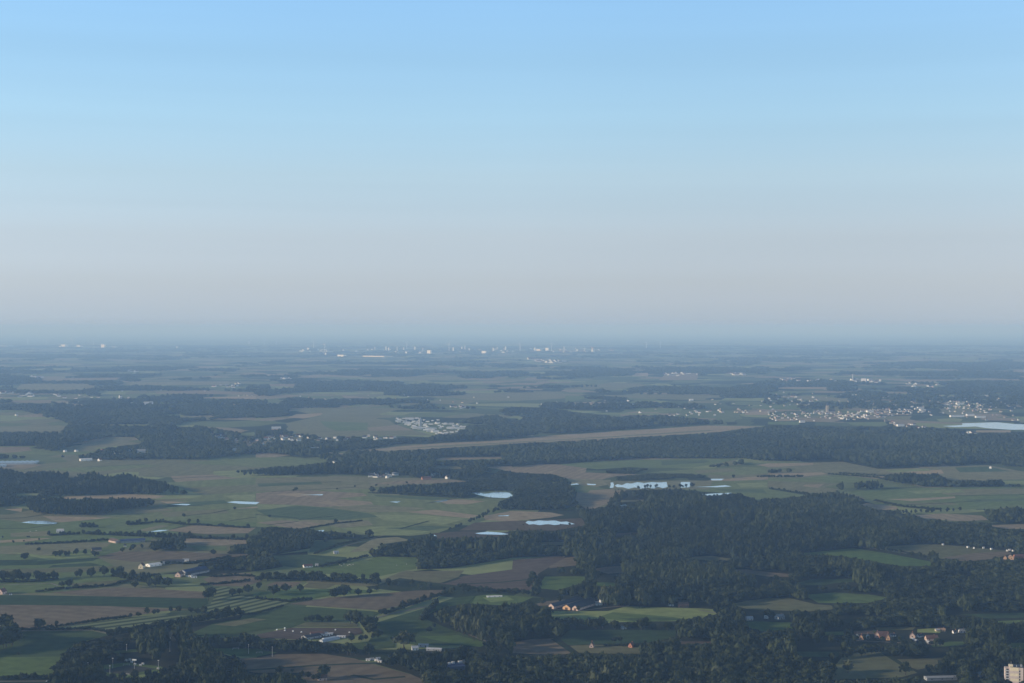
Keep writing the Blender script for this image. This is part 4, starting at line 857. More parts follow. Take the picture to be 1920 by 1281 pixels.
village('1800,812 1830,812 1832,816 1805,816', 5, 21, 'white house in the clearing below the lake', 'houses below the lake', (14, 22))
village('1300,768 1380,765 1400,776 1330,780 1250,780', 26, 22, 'small pale house in the scattered farms beyond the runway', 'scattered farms beyond the runway', (9, 13), .4)
for (u, v, L, W, wm, lab) in ((1631, 773, 30, 22, 'white', 'largest pinkish white hall in the hazy town'), (1794, 782, 62, 16, 'white', 'long gleaming white hall right of the hazy town'), (1819, 780, 34, 16, 'white', 'white hall with a raised middle next to the long gleaming one'), (1838, 783.5, 44, 14, 'white', 'low white hall at the right end of the halls'),
        (1800, 758.5, 40, 16, 'white', 'white hall behind the upper town quarter'), (1850, 743.5, 26, 14, 'cream', 'cream hall in the hazy fields above the town'), (1688, 799.5, 26, 14, 'white', 'white barn group by the green field before the lake'), (1504, 792.5, 22, 14, 'white', 'white barn in the field left of the town'), (1726, 766.5, 32, 14, 'white', 'white hall midway along the town'), (1730, 771, 26, 14, 'white', 'lower white hall midway along the town')):
    far_house(u, v, L, W, 7, 9, .1, wm, 'paleroof', lab, 'hall', None, 'hall')
ch = empty('church', (*G(1551, 776), 0)); tag(ch, 'church with a tall pale orange tower above the hazy town', 'church')
link('tower', boxes_mesh('tower', [((-5, -5, 0), (5, 5, 38))]), [M['tan']], ch)
bm = bmesh.new(); bmesh.ops.create_cone(bm, segments=4, radius1=7, radius2=.2, depth=14, cap_ends=True, matrix=Matrix.Translation((0, 0, 45)) @ Matrix.Rotation(.785, 4, 'Z')); me = bpy.data.meshes.new('spire'); bm.to_mesh(me); bm.free(); link('spire', me, [M['slate']], ch)
link('nave', house_mesh('nave', 30, 14, 11, 20), [M['tan'], M['slate']], ch, (20.5, 0, 0))
village('0,738 20,736 62,739 66,745 20,745 0,744', 18, 31, 'bright white house in the hazy town at the left edge', 'houses of the hazy left town', (20, 40), 1)
village('95,740 230,742 250,748 120,748', 14, 32, 'pale house in the hazy band right of the left town', 'houses of the hazy band', (12, 19), .7)
village('52,706 80,707 78,709 52,709', 8, 33, 'white house in the tiny far hamlet above the pale field', 'houses of the tiny far hamlet', (24, 40), 1)
village('238,696 256,696 255,698 238,698', 5, 34, 'white house in the far speck hamlet', 'houses of the far speck hamlet', (26, 40), 1)
village('400,722 450,720 450,727 400,728', 12, 35, 'pale house in the hazy hamlet of the left middle', 'houses of the hazy middle hamlet', (16, 28))
village('528,707 545,708 545,711 528,711', 6, 36, 'white house in the hazy speck village', 'houses of the hazy speck village', (20, 34), 1)
village('845,763 875,762 877,766 850,767', 10, 37, 'white house in the hamlet behind the bright strip', 'houses behind the bright strip', (12, 19), .7)
village('1235,699 1310,700 1310,705 1240,705', 16, 38, 'white house in the hazy village among pinkish fields', 'houses among pinkish hazy fields', (22, 38), 1)
village('1372,700 1400,701 1402,704 1374,704', 12, 39, 'white house in the bright hazy cluster', 'houses of the bright hazy cluster', (24, 44), 1)
village('1460,709 1550,710 1580,716 1470,716', 16, 40, 'pale house in the far hazy village', 'houses of the far hazy village', (20, 36))
village('1596,710 1655,713 1660,720 1600,718', 14, 41, 'pale house in the far hazy village with a chimney', 'houses of the chimney village', (22, 40), .9)
village('1700,718 1760,722 1750,730 1700,728', 10, 42, 'pale house in the hazy fields right of the chimney village', 'hazy houses right of the chimney village', (18, 30))
village('1440,743 1560,745 1560,752 1440,756', 12, 43, 'pale house scattered over the hazy fields above the town', 'hazy houses above the town', (10, 17), .7)
village('990,673 1010,674 1030,677 1062,676 1060,681 1030,681 1005,678', 24, 44, 'bright hall in the far industrial strip below the skyline', 'halls of the far industrial strip', (40, 80), 1, 'warehouse', 'warehouse')
village('560,656 700,655 800,653 935,654 1040,652 1150,655 1150,661 1000,662 800,664 560,660', 60, 45, 'pale hazy building of the far city skyline', 'buildings of the far city', (36, 80), .9, 'city_building', 'building')
for (u, v, L, Hh, wm, lab) in ((121, 650, 150, 40, 'white', 'bright white block at the left of the far skyline'), (113.5, 650.5, 45, 16, 'white', 'little white block touching the left bright block'), (149, 650, 140, 22, 'white', 'long pale hall right of the left bright block'), (194, 651.5, 100, 58, 'white', 'squarish bright white block on the far skyline'), (10, 649.5, 350, 14, 'paleroof', 'long pale hall at the left end of the far skyline'), (214, 651.5, 180, 12, 'paleroof', 'flat pale hall right of the squarish block'),
        (578, 655.5, 45, 28, 'white', 'small white block left of the skyline middle'), (610.5, 665.5, 26, 26, 'white', 'slim white block near the long white hall'), (641, 668.5, 120, 22, 'white', 'brightest long white hall on the far plain'), (708, 669, 400, 12, 'cream', 'long cream hall on the far plain'), (761.5, 663.5, 26, 30, 'white', 'slim bright white block in the far city'), (805, 663, 70, 48, 'white', 'white tower slab in the far city'), (908, 662.5, 80, 34, 'white', 'white twin block in the far city'),
        (1009, 658, 130, 30, 'cream', 'cream works hall left of the white tank'), (1026, 657.5, 60, 44, 'white', 'round looking white tank block by the cream works'), (1082, 658, 26, 24, 'white', 'tiny white block right of the white tank'), (1095, 658.5, 26, 26, 'white', 'second tiny white block next to the red topped tower'), (332, 652.5, 40, 34, 'paleroof', 'single pale speck building on the left skyline'), (566, 659, 90, 10, 'white', 'flat white hall below the small white block'), (1620, 716, 40, 22, 'paleroof', 'pale works block by the far chimney')):
    far_house(u, v, L, L * .4, Hh, Hh + 3, -.7, wm, 'paleroof', lab, 'building', None, 'skyline_building')
o = empty('cooling_tower', (*G(1112, 661.5), 0)); tag(o, 'pale tower with a reddish flared top on the far skyline', 'tower')
for nm, z0, z1, ra, rb, mm in (('body', 0, 48, 26, 24, 'white'), ('shaft', 48, 78, 20, 20, 'pink'), ('rim', 78, 90, 34, 40, 'rust')):
    bm = bmesh.new(); bmesh.ops.create_cone(bm, segments=16, radius1=ra, radius2=rb, depth=z1 - z0, cap_ends=True, matrix=Matrix.Translation((0, 0, (z0 + z1) / 2))); me = bpy.data.meshes.new(nm); bm.to_mesh(me); bm.free(); link(nm, me, [M[mm]], o)

tbm = {}
for i, u in enumerate((703, 724, 729, 745, 757, 778, 793, 850, 866, 872, 880, 925, 933, 948, 1003, 1058)):
    hh = (46, 62, 54, 78, 40, 58)[i % 6]
    tbm.setdefault(hh, boxes_mesh('city_tower', [((-9, -7, 0), (9, 7, hh)), ((-4, -3, hh), (4, 3, hh + 6))]))
    tag(link('city_tower', tbm[hh], [M['white' if i % 3 else 'paleroof']], None, (*G(u, 656 + (i * 5 % 4)), 0), -.7), 'slim pale tower rising from the far hazy city', 'tower', 'slim towers of the far city')
def turbine_mesh():
    bm = bmesh.new(); bmesh.ops.create_cone(bm, segments=10, radius1=4.6, radius2=2.6, depth=118, matrix=Matrix.Translation((0, 0, 59)))
    r_ = bmesh.ops.create_cube(bm, size=1)
    for v in r_['verts']: v.co = (v.co.x * 5, v.co.y * 13, 119.5 + v.co.z * 5)
    for k in range(3):
        a = .4 + k * 2.094; m_ = Matrix.Translation((0, -8, 119.5)) @ Matrix.Rotation(a, 4, 'Y') @ Matrix.Translation((0, 0, 28))
        bmesh.ops.create_cone(bm, segments=6, radius1=2.6, radius2=.5, depth=56, cap_ends=True, matrix=m_ @ Matrix.Diagonal((1, .35, 1, 1)))
    me = bpy.data.meshes.new('wind_turbine'); bm.to_mesh(me); bm.free(); return me
tm = turbine_mesh()
TL = {52: 'left end of the hazy skyline', 87: 'left of the left bright block', 135: 'between the left bright block and the pale hall', 175: 'left of the squarish white block', 467: 'leftmost of the trio', 496: 'middle of the trio', 518: 'right one of the trio', 588: 'alone right of the trio', 763: 'over the slim bright block', 842: 'left of the twin block', 975: 'left of the cream works', 1034: 'over the white tank', 1212: 'far right pair, left one', 1238: 'far right pair, right one', 609: 'over the slim white block near the brightest hall'}
for u, nm in TL.items():
    v = 646 + (8 if u > 580 else 0) + (4 if u in (975, 1034, 842) else 0) + (6 if u == 609 else 0)
    s = 1.1 if u in (52, 87, 135, 175, 467, 496, 518, 588) else 1.0
    o = link('wind_turbine', tm, [M['wrap']], None, (*G(u, v), 0), random.uniform(-.7, .7)); o.scale = (s, s, s)
    tag(o, 'pale wind turbine, ' + nm, 'wind turbine', 'wind turbines on the skyline')
bm = bmesh.new(); bmesh.ops.create_cone(bm, segments=12, radius1=5, radius2=3, depth=62, cap_ends=True, matrix=Matrix.Translation((0, 0, 31))); me = bpy.data.meshes.new('factory_chimney'); bm.to_mesh(me); bm.free()
tag(link('factory_chimney', me, [M['paleroof']], None, (*G(1599, 718), 0)), 'slim pale chimney over the far hazy village', 'chimney')

# the villages and the outskirts beyond the town are specks nobody could count: one mass
bm = bmesh.new(); slots = [M[k] for k in ('white', 'cream', 'pink', 'tan', 'paleroof', 'redtile', 'browntile', 'slate', 'grey')]
for o in MASS:
    b2 = bmesh.new(); b2.from_mesh(o.data)
    ix = [slots.index(m) for m in o.data.materials]
    for f in b2.faces: f.material_index = ix[f.material_index]
    b2.transform(Matrix.Translation(o.location) @ Matrix.Rotation(o.rotation_euler.z, 4, 'Z'))
    tmp = bpy.data.meshes.new('tmp'); b2.to_mesh(tmp); b2.free(); bm.from_mesh(tmp); bpy.data.meshes.remove(tmp); bpy.data.objects.remove(o)
me = bpy.data.meshes.new('distant_village'); bm.to_mesh(me); bm.free()
tag(link('distant_village', me, slots), 'pale specks of distant villages scattered through the haze', 'village', None, 'stuff')
# ------------------------------------------------------------------ woods
def vnoise(x, y, s, seed):
    r = np.random.default_rng(seed); tab = r.random((256, 256)); x = x / s; y = y / s
    xi, yi = np.floor(x).astype(int), np.floor(y).astype(int); fx, fy = x - xi, y - yi; fx = fx * fx * (3 - 2 * fx); fy = fy * fy * (3 - 2 * fy)
    g = lambda i, j: tab[i % 256, j % 256]
    return (g(xi, yi) * (1 - fx) + g(xi + 1, yi) * fx) * (1 - fy) + (g(xi, yi + 1) * (1 - fx) + g(xi + 1, yi + 1) * fx) * fy
def rows(a, b, sp):
    """jittered survey grid of tree positions between two distances"""
    y = np.arange(a, b, sp); out = []
    for yy in y:
        wdt = yy * .405 + 60
        n = int(2 * wdt / sp); x = np.linspace(-wdt, wdt, n) + rng.uniform(-.42, .42, n) * sp
        out.append(np.stack([x, yy + rng.uniform(-.42, .42, n) * sp], 1))
    return np.concatenate(out)
BANDS = [(1480, 2300, 9.2, 0), (2300, 3000, 9.2, 1), (3000, 3900, 9.5, 1), (3900, 5200, 12, 2), (5200, 6800, 16, 2), (6800, 8600, 21, 3)]
hold = np.array(HOLD)
PALESTANDS = ['1150,1080 1190,1076 1330,1078 1430,1082 1442,1100 1300,1113 1200,1106', '1545,1068 1640,1070 1640,1086 1600,1086', '1570,1092 1650,1090 1650,1112 1570,1110', '845,1150 880,1145 915,1175 915,1206 870,1190', '1440,1232 1520,1222 1590,1240 1585,1262 1500,1262', '1760,1150 1830,1140 1830,1156 1760,1166']
woodland = {i: [] for i in range(len(WOODS))}
for a, b, sp_, lod in BANDS:
    q = rows(a, b, sp_); x, y = q[:, 0], q[:, 1]; n = len(x)
    u, v = P(x, y, 0); h = rng.normal(17.5, 3.2, n).clip(9, 25)
    # stands of different age and kind, with firm edges between them
    wx, wy = x + 40 * vnoise(x, y, 70, 21), y + 60 * vnoise(x, y, 90, 22)
    st = (np.floor(wx / 150).astype(int) * 7919 + np.floor(wy / 230).astype(int) * 104729) % 1009
    sh = .5 + .8 * ((st * 37) % 101) / 101.0; stint = ((st * 61) % 97) / 97.0
    patch = (stint - .4) * 2.2
    h *= sh
    u, v = P(x, y, 0)
    palest = np.zeros(n, bool)
    for s in PALESTANDS: palest |= inside(pts(s), u, v)
    h = np.where(palest, 20 + rng.normal(0, 2, n), h); patch = np.where(palest, 3.2, patch)
    lowg = inside(pts('860,896 990,900 990,926 860,926'), u, v) | inside(pts('1140,884 1340,884 1340,906 1140,906'), u, v)      # trees shortened here so the water mirrors open sky
    h = np.where(lowg, h * .42, h)
    ut, vt = P(x, y, h * .92)
    bad = np.zeros(n, bool)
    for c in CLEAR:
        for f in (0, .2, .4, .6, .8, 1): bad |= inside(c, u, v + (vt - v) * f)
    kpx = F / y                                                      # sheet pixels per metre
    for h0 in HOLD:
        bad |= (u + 4.2 * kpx > h0[0]) & (u - 4.2 * kpx < h0[1]) & (v > h0[2]) & (v < h0[3]) & (rng.random(n) < .96)
    gap = (vnoise(x, y, 55, 23) > .86) | (np.abs((wx + .35 * wy) % 420 - 210) < 7) | (np.abs((wy - .2 * wx) % 560 - 280) < 8)
    if a > 5000: gap |= vnoise(x, y, 260, 31) * .65 + vnoise(x, y, 90, 32) * .35 > .64
    ok = ~bad & ~gap
    for i, (lab, s) in enumerate(WOODS):
        m = ok & inside(pts(s), u, v) & inside(pts(s), ut, vt * (.6 if y[0] < 5200 else .35) + v * (.4 if y[0] < 5200 else .65))
        ok &= ~m
        if m.any():
            t = (.22 + .21 * patch[m] + rng.normal(0, .13, m.sum())).clip(-.1, .9)
            woodland[i].append((x[m], y[m], sp_ * rng.uniform(.44, .84, m.sum()) * np.where(palest[m], .66, 1), h[m], t, lod))

# the three hundred woodland trees that stand nearest become trees of their own
NEAR = []
for i in (8, 12):
    for j, (x, y, r, h, t, lod) in enumerate(woodland[i]):
        if lod == 0:
            u, v = P(x, y, h * .5)
            for k in np.nonzero((u > 4) & (u < 1916) & (v < 1278))[0]: NEAR.append((y[k], i, j, k))
NEAR.sort(); NEAR = NEAR[:290]
take = {}
for _, i, j, k in NEAR: take.setdefault((i, j), []).append(k)
SOLO = []
for (i, j), ks in take.items():
    x, y, r, h, t, lod = woodland[i][j]
    for k in ks: SOLO.append((x[k], y[k], r[k], h[k], i))
    keep = np.ones(len(x), bool); keep[ks] = False
    woodland[i][j] = (x[keep], y[keep], r[keep], h[keep], t[keep], lod)
for i, (lab, s) in enumerate(WOODS):
    parts = woodland[i]
    if not parts: continue
    # one mesh per wood: merge the distance bands
    mes = [forest_mesh('forest', *p[:4], p[5], p[4]) for p in parts if len(p[0])]
    if not mes: continue
    if len(mes) > 1:
        bm = None
        Vs, Ts, ts, n = [], [], [], 0
        for me in mes:
            V = np.empty(len(me.vertices) * 3, np.float32); me.vertices.foreach_get('co', V)
            T = np.empty(len(me.loops), np.int32); me.loops.foreach_get('vertex_index', T)
            a = np.empty(len(me.vertices), np.float32); me.attributes['tint'].data.foreach_get('value', a)
            Vs.append(V.reshape(-1, 3)); Ts.append(T.reshape(-1, 3) + n); ts.append(a); n += len(a)
            bpy.data.meshes.remove(me)
        me = tris_mesh('forest', np.concatenate(Vs), np.concatenate(Ts), np.concatenate(ts))
    else: me = mes[0]
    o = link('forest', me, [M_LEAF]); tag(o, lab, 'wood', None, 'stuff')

# far woods out to the skyline: broad noise tracts broken by the open fields
fx_, fy_, fr, fh = [], [], [], []
for a, b, sp_ in ((6600, 9500, 26), (9500, 14000, 36), (14000, 20000, 52), (20000, 30000, 85)):
    q = rows(a, b, sp_); x, y = q[:, 0], q[:, 1]
    k = .42 * vnoise(x, y, 1100, 1) + .38 * vnoise(x, y * .8, 300, 2) + .2 * vnoise(x, y * .7, 110, 3)
    u, v = P(x, y, 0); ut, vt = P(x, y, 16)
    thr = np.where(v < 690, .6, np.where(v < 745, .565, .535))
    town = inside(pts('1440,745 1920,740 1920,792 1760,795 1440,792'), u, v) & (rng.random(len(x)) < .3)
    k = np.where(town, 1, k)
    m = (k > thr) & (v < 768)
    for c in CLEAR: m &= ~(inside(c, u, v) | inside(c, ut, vt))
    for h0 in HOLD: m &= ~((u > h0[0] - 1) & (u < h0[1] + 1) & (v > h0[2]) & (v < h0[3] - 1))
    fx_.append(x[m]); fy_.append(y[m]); fr.append(np.full(m.sum(), sp_ * .62) * rng.uniform(.7, 1.2, m.sum())); fh.append(rng.normal(16, 3, m.sum()).clip(9, 24))
fx_, fy_, fr, fh = map(np.concatenate, (fx_, fy_, fr, fh))
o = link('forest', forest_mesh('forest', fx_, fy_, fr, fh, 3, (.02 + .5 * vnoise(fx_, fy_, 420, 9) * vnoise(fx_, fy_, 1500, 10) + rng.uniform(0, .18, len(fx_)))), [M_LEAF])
tag(o, 'far hazy woods merging into one mass towards the skyline', 'wood', None, 'stuff')

# ------------------------------------------------------------------ single trees
def tree_parts(seed, leaves=330, leaf=.16, narrow=False):
    V, T, t = crown(seed, 2, 13, leaves, leaf * 1.25, core=.7, low=.17)
    me = tris_mesh('crown', V, T, t)
    bm = bmesh.new(); r = random.Random(seed)
    bmesh.ops.create_cone(bm, segments=7, radius1=.075, radius2=.03, depth=.62, cap_ends=True, matrix=Matrix.Translation((0, 0, .31)))
    for k in range(4):
        a = k * 1.6 + r.random(); m_ = Matrix.Translation((0, 0, .26 + .08 * k)) @ Matrix.Rotation(a, 4, 'Z') @ Matrix.Rotation(.8, 4, 'Y') @ Matrix.Translation((0, 0, .16))
        bmesh.ops.create_cone(bm, segments=5, radius1=.035, radius2=.012, depth=.34, matrix=m_)
    tk = bpy.data.meshes.new('trunk'); bm.to_mesh(tk); bm.free()
    return me, tk
KINDS = [tree_parts(200 + i) for i in range(8)]
def plant(x, y, r, h, label, group, name='tree', pale=False, cat='tree', parts=True):
    cm, tk = random.choice(KINDS)
    if parts:
        o = empty(name, (x, y, 0), random.uniform(0, 6.28))
        c = link('crown', cm, [], o); c.scale = (r * random.uniform(.85, 1.25), r * random.uniform(.85, 1.15), h)
        if pale:
            c.data = PALE[random.randrange(3)]
        elif not len(cm.materials): cm.materials.append(M_CROWN)
        tr = link('trunk', tk, [M_BARK], o); tr.scale = (r * .9 + h * .05, r * .9 + h * .05, h)
    else:
        me = SMALL[random.randrange(len(SMALL))]
        o = link(name, me, [], None, (x, y, 0), random.uniform(0, 6.28)); o.scale = (r * random.uniform(.8, 1.3), r * random.uniform(.8, 1.2), h)
    tag(o, label, cat, group); return o
PALE = []
for i in range(3):
    cm = KINDS[i][0].copy(); cm.materials.clear(); cm.materials.append(M_POP); PALE.append(cm)
SMALL = []
for i in range(6):
    V, T, t = crown(300 + i, 2, 9, 120, .36, core=.66, low=.08)
    k = 6; a = np.arange(k) * 2 * math.pi / k
    tv = np.concatenate([np.stack([np.cos(a) * .1, np.sin(a) * .1, 0 * a], 1), np.stack([np.cos(a) * .05, np.sin(a) * .05, 0 * a + .5], 1)])
    tt = np.array([[j, (j + 1) % k, k + (j + 1) % k] for j in range(k)] + [[j, k + (j + 1) % k, k + j] for j in range(k)]) + len(V)
    me = tris_mesh('tree', np.concatenate([V, tv]), np.concatenate([T, tt]), np.concatenate([t, np.zeros(2 * k)]), np.concatenate([np.zeros(len(T), int), np.ones(2 * k, int)]))
    me.materials.append(M_CROWN); me.materials.append(M_BARK); SMALL.append(me)

for x, y, r, h, i in SOLO:
    g = 'nearest trees of the ' + ('right foreground wood' if i == 8 else 'sports ground wood')
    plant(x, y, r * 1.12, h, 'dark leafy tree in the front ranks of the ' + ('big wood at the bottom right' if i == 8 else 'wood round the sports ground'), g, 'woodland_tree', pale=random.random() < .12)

def row(s, sp_, h, label, group, r=.36, jit=.45, hv=.34, parts=False, skip=.0, name=None, cat='tree', pale=False):
    name = name or ('hedgerow_tree' if pts(s)[0][1] > 1060 else 'field_tree')
    if name == 'field_tree': h *= .8; sp_ *= .8
    elif name == 'hedgerow_tree': h *= .92; sp_ *= .86
    q = [Vector(G(u, v)) for u, v in pts(s)]; L = [(b - a).length for a, b in zip(q, q[1:])]; tot = sum(L); d = 0.0
    while d < tot:
        k, e = 0, d
        while k < len(L) - 1 and e > L[k]: e -= L[k]; k += 1
        p = q[k] + (q[k + 1] - q[k]) * min(1, e / L[k]); hh = h * random.uniform(1 - hv, 1 + hv)
        if random.random() >= skip: plant(p.x + random.uniform(-jit, jit) * sp_, p.y + random.uniform(-jit, jit) * sp_, hh * r * random.uniform(.75, 1.35), hh, label, group, name, pale, cat, parts)
        d += sp_ * random.choice((.55, .8, 1, 1.2, 1.7))
def grp(where): return f'tree in the row {where}', f'trees {where}'
ROWS = [
 ('-20,1093 92,1088', 10, 14, 'in the dense row above the dark green field', True, 0), ('97,1086 112,1084', 10, 12, 'in the short row right of the dense one', True, 0),
 ('145,1083 172,1082', 9, 13, 'of the clump between the left meadows', True, 0), ('210,1080 300,1096', 11, 13, 'below the long white roofed barn', True, .1), ('250,1102 318,1100', 9, 12, 'around the bright green corner field', True, .1),
 ('248,1157.5 300,1151 345,1150 420,1152 450,1153', 9, 9, 'between the two mown hay fields', True, .1), ('715,1152 760,1138 800,1126 835,1114 870,1109 960,1113 1000,1118', 11, 8, 'on the slanting field boundary above the dark meadow', True, .1),
 ('480,1090 560,1089 640,1093 690,1097 730,1100 792,1104', 10, 13, 'of the belt below the cow pasture', True, .08), ('500,1085 640,1088 690,1090', 14, 12, 'behind the belt below the cow pasture', True, .2),
 ('573,1167 624,1166.5', 6.5, 10, 'of the tight dark clump above the farmyard', True, 0), ('660,1170 690,1180 695,1192', 9, 17, 'of the tall group beside the farmyard', True, 0), ('655,1205 700,1200 730,1190', 9, 12, 'on the lane below the tall group', True, .1),
 ('1000,1080 994,1104', 9, 9, 'along the edge of the striped brown field', True, 0), ('1030,1174 1130,1179 1290,1183 1345,1168', 9, 13, 'below the bright pasture', True, .05),
 ('1640,1031 1720,1045 1762,1053', 13, 9, 'between the green lens field and the olive field', True, .05), ('1150,1207 1180,1206 1216,1207', 22, 8, 'across the shaded lower field', True, .2),
 ('1690,963 1780,959 1800,958', 14, 10, 'of the avenue along the right meadow', False, 0), ('1855,976 1920,972', 16, 9, 'by the tan field at the right', False, .1),
 ('1895,914 1925,913', 16, 11, 'at the right end of the long copse', False, 0), ('1445,918 1525,930', 14, 8, 'in the line across the light meadow', False, .15),
 ('243,985 262,981', 12, 10, 'by the pond side farm', False, 0), ('276,979 310,977', 16, 8, 'on the pasture above the tan strip', False, .1), ('340,984 370,981', 14, 10, 'of the clump on the plain edge', False, 0), ('395,985 470,991', 22, 8, 'of the loose line on the plain edge', False, .2),
 ('95,1004 145,1001', 12, 10, 'round the white farmhouse', False, .2), ('100,1043.5 136,1043', 9, 12, 'in the little clump of the left pastures', False, 0), ('145,1040 172,1039', 11, 11, 'by the pink gabled farmhouse', False, 0), ('175,1045 270,1026', 16, 9, 'around the blue grey barn', False, .25),
 ('0,1012 85,1008', 26, 5, 'of tiny trees on the pale lane', False, .2), ('20,1019 75,1013', 18, 5, 'of tiny trees along the bare strip', False, .2), ('160,1002 350,1010 465,1013', 12, 11, 'along the farms above the tan fields', False, .1),
 ('840,996 890,976 938,955', 16, 8, 'on the slanting edge of the pasture plain', False, .15), ('1196,917 1232,913', 14, 8, 'on the lake islets', False, .1), ('1255,915 1300,913', 10, 9, 'on the lake neck', False, .1), ('1150,919.5 1252,917.5', 16, 4, 'along the near shore of the lake', False, .3), ('880,935 960,935', 18, 4, 'along the near shore of the round pond', False, .4), ('985,985 1078,985', 20, 5, 'on the near shore of the oval pond', False, .3),
 ('560,922 760,908', 60, 6, 'dotted over the plain top', False, .2), ('1700,1265 1790,1262 1880,1272', 9, 13, 'in front of the pale grey hall and tower block', True, .1), ('1600,1206 1700,1215 1780,1212', 10, 10, 'in the hamlet gardens', True, .5), ('1620,1201 1760,1207', 12, 8, 'between the hamlet houses', True, .6),
 ('1560,1237 1640,1226 1655,1228', 9, 12, 'on the lane below the hamlet', True, .1), ('-20,1237 22,1212 10,1185', 8, 22, 'of tall trees at the left edge of the green field', True, 0), ('205,1240 175,1246 140,1262', 9, 13, 'left of the dark turf pitch', True, .1),
 ('215,1275 300,1275 345,1270 440,1265', 8, 11, 'in front of the dark turf pitch', True, .05), ('455,1215 500,1222 600,1222 690,1230', 9, 12, 'along the top of the brown field', True, .1), ('735,1243 790,1258 840,1272', 8, 14, 'along the right side of the brown field', True, .05),
]
for s, sp_, h, wh, prt, sk_ in ROWS:
    lab, g = grp(wh); row(s, sp_, h, lab, g, parts=prt, skip=sk_)
SINGLES = [(195, 1081.5, 17, 'big round tree alone on the meadow below the tan field'), (225, 1078, 14, 'round tree close right of the big round tree'), (116, 1101, 9, 'small tree leaning over the olive strip'), (130, 1101, 12, 'dark round tree on the olive strip'), (143, 1104, 8, 'smallest dark tree right of the olive strip'),
 (74, 1181.5, 15, 'broad tree at the left end of the hedge below the tan field'), (106, 1172.5, 6, 'small bush on the hedge below the tan field'), (391, 1126, 17, 'tall dark tree at the corner of the far mown hay field'), (397, 1119, 14, 'tree behind the tall dark corner tree'), (436, 1118, 11, 'round tree inside the mown hay corner'), (449, 1116, 10, 'second round tree inside the mown hay corner'), (465, 1113, 13, 'larger tree right of the hay corner'),
 (485, 1105, 11, 'tree at the left end of the meadow trees'), (513, 1116, 15, 'dark tree standing alone on the striped meadow'), (536, 1110, 12, 'broad tree above the striped meadow'), (563, 1111, 12, 'round tree right of the broad one above the striped meadow'), (628, 1121, 14, 'left half of the big double tree on the meadow'), (645, 1119, 18, 'biggest dark tree on the meadow above the tan field'), (672, 1117, 10, 'small round tree right of the biggest meadow tree'), (693, 1114, 8, 'pale green bush on the meadow edge'), (706, 1109, 8, 'small tree nearest the belt on the meadow edge'),
 (805, 1105, 11, 'tree on the lane by the striped brown field'), (832, 1108, 7, 'shed side bush by the striped brown field'), (703, 1094, 17, 'tallest tree of the cow pasture belt'), (1018, 1134.5, 10, 'round tree left of the three barns'), (1050, 1131, 11, 'round tree behind the three barns'), (1085, 1146, 7, 'bush hiding the shortest barn gable'), (805, 1187, 8, 'lone bush on the bright pasture'), (814, 1177, 6, 'small bush on the shaded pasture'),
 (525, 1264, 9, 'lone round tree on the brown field'), (548, 1261, 4, 'low bush right of the lone tree on the brown field'), (607, 1272, 15, 'tall tree behind the brown roofed house'), (35, 1229, 4, 'tiny lone bush on the green field at the left'), (345, 970, 8, 'single tree on the plain near the small ponds'), (440, 956, 7, 'single tree beside the reddish strip'), (555, 920.5, 9, 'single tree at the dark ditch on the plain'), (505, 970.5, 6, 'round bush on the plain'), (630, 981.5, 9, 'broad bush on the ditch of the plain'), (692, 1007.5, 14, 'broad lone tree by the pale lane'), (655, 1004.5, 9, 'small tree left of the broad lane tree'), (610, 1018, 10, 'tree in the shaded field'),
 (73, 1034, 7, 'lone bush on the olive field'), (47, 1050, 12, 'tree at the end of the dark strip'), (400, 1041, 10, 'round tree alone on the tan field'), (1750, 1050, 15, 'broad tree at the end of the field hedge'), (1375, 897, 10, 'round tree alone on the pinkish strip'), (1298, 914, 12, 'round tree on the lake neck'), (757, 1216, 20, None), (1868, 1219, 17, None), (1590, 1262, 14, None)]
for u, v, h, lab in SINGLES:
    pale = lab is None
    if u == 757: lab = 'big pale crowned tree above the white house'
    if u == 1868: lab = 'wide dome shaped tree beside the green strip at the right'
    if u == 1590: lab = 'pale reddish bush mass left of the shaded olive field'
    x, y = G(u, v); plant(x, y, h * (.62 if u in (757, 1868) else .5 if u in (628, 645, 692, 513) else .4), h, lab, None, 'field_tree', pale=pale)
# poplar plantations: pale slim crowns in ranks
row('1130,1134 1150,1138 1220,1140', 6, 22, 'slim pale poplar in the ranks above the bright pasture', 'poplars above the bright pasture', r=.17, parts=True, name='poplar', cat='poplar', pale=True)
row('1120,1129 1160,1132 1215,1134', 7, 22, 'slim pale poplar in the ranks above the bright pasture', 'poplars above the bright pasture', r=.17, parts=True, name='poplar', cat='poplar', pale=True)
row('855,1184 880,1196 905,1206', 8, 24, 'tall pale poplar at the corner of the bright triangular pasture', 'poplars at the triangular pasture', r=.2, parts=True, name='poplar', cat='poplar', pale=True)
row('560,1270 600,1278', 9, 10, 'dark tree round the brown roofed house', 'trees round the brown roofed house', parts=True, skip=.2)

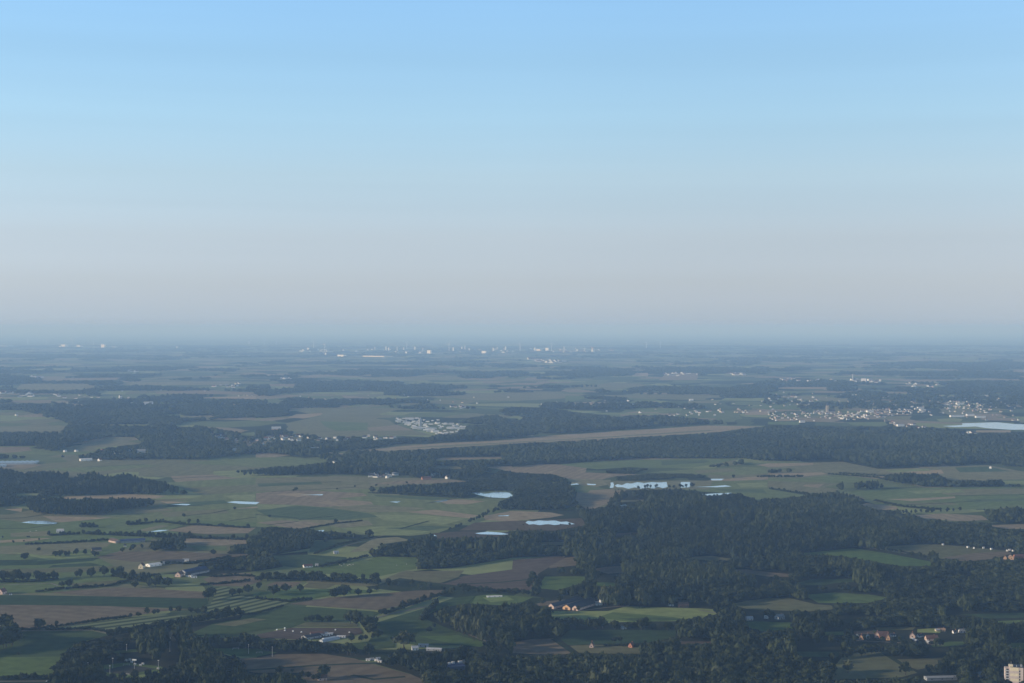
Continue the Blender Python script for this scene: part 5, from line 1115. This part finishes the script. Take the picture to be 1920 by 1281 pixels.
# hedges: each one a thing, a continuous bushy mass
def hedge(s, h, wdt, label):
    q = [Vector(G(u, v)) for u, v in pts(s)]; X, Y = [], []
    for a, b in zip(q, q[1:]):
        n = max(2, int((b - a).length / (wdt * .55)))
        for i in range(n):
            p = a + (b - a) * (i + random.random() * .6) / n; X.append(p.x + random.uniform(-.3, .3) * wdt); Y.append(p.y + random.uniform(-.3, .3) * wdt)
    X, Y = np.array(X), np.array(Y); n = len(X); hh = h * rng.uniform(.65, 1.3, n)
    o = link('hedge', forest_mesh('hedge', X, Y, wdt * rng.uniform(.45, .75, n), hh, 1 if Y.min() < 3200 else 2, rng.uniform(0, .3, n)), [M_LEAF]); tag(o, label, 'hedge')
for s, h, wd, lab in [
 ('243,985 300,979 340,984 400,987 470,991', 4, 6, 'ragged hedge under the trees along the plain edge'), ('0,1094 60,1092 112,1087', 5, 6, 'hedge under the dense tree row above the dark green field'), ('210,1081 300,1097', 4, 6, 'hedge under the trees below the long white roofed barn'), ('500,1086 640,1089 700,1092', 5, 7, 'hedge through the tree belt under the cow pasture'), ('160,1002 250,1006 350,1010 465,1013', 5, 7, 'hedge through the farm trees above the tan fields'), ('95,1005 150,1002', 4, 6, 'hedge beside the white farmhouse'), ('430,1046 360,1058 300,1057', 4, 6, 'hedge on the tan field edge behind the white roofed barn'), ('720,1153 770,1136 840,1113', 4, 5, 'hedge under the slanting row above the dark meadow'), ('300,1078 250,1086 200,1100', 3, 5, 'low hedge slanting below the pasture trees'), ('0,1182 60,1182 85,1179 170,1167 245,1157', 3.5, 4, 'long dark hedge under the big tan field at the left'), ('70,1111 130,1104 195,1100', 4, 5, 'broken line of low bushes across the left olive strip'), ('90,1181.5 170,1181 215,1188', 3.5, 4, 'low round bushes along the front of the near mown hay field'),
 ('5,1275 92,1273', 6, 6, 'row of round bushes along the road at the bottom left'), ('205,1194 260,1186 310,1177 395,1164 455,1152', 9, 8, 'thick dark hedge curving below the near mown hay field'), ('480,1123 540,1129 585,1124', 4, 4, 'low hedge at the right end of the far mown hay field'), ('530,1137 480,1152 450,1154', 2.5, 3, 'thin hedge under the far mown hay field'),
 ('600,1064 640,1055 690,1044', 4, 5, 'hedge along the top of the cow pasture'), ('590,1040 640,1021 700,1008', 3.5, 4, 'hedge beside the pale lane over the shaded field'), ('540,998 630,982 680,977', 2.5, 4, 'thin hedge slanting over the pasture plain'), ('1553,890 1640,896 1662,901', 5, 6, 'upper hedge between the light meadows'), ('1575,888 1620,891 1685,895', 4, 5, 'thin hedge above the upper meadow hedge'),
 ('50,1022 120,1019 170,1016 205,1013', 4, 5, 'hedge between the pale lane and the farm'), ('395,1083 440,1080 478,1082', 4, 5, 'hedge below the dark barn roofs'), ('380,1098 430,1094 470,1090', 4, 5, 'hedge above the far mown hay field'), ('820,1132 800,1150 790,1165', 6, 6, 'bushy hedge at the left edge of the middle copse'), ('1205,1215 1180,1212 1130,1211', 3, 4, 'low hedge under the shaded lower field'), ('1290,1056 1330,1058 1380,1056', 6, 6, 'hedge in front of the little olive clearing'),
 ('860,1101 930,1110 990,1112', 5, 5, 'hedge under the striped brown field'), ('1640,940 1690,951 1765,957', 5, 6, 'hedge under the wide right meadow'), ('1420,895 1440,895 1505,895', 6, 6, 'dark hedge over the shaded meadow corner'), ('150,990 184,989', 8, 8, 'short dense shrubbery on the left pastures'), ('690,925 760,927 870,935', 3, 5, 'hedge along the top of the pasture plain')]:
    hedge(s, h, wd, lab)
S.cycles.samples = 128
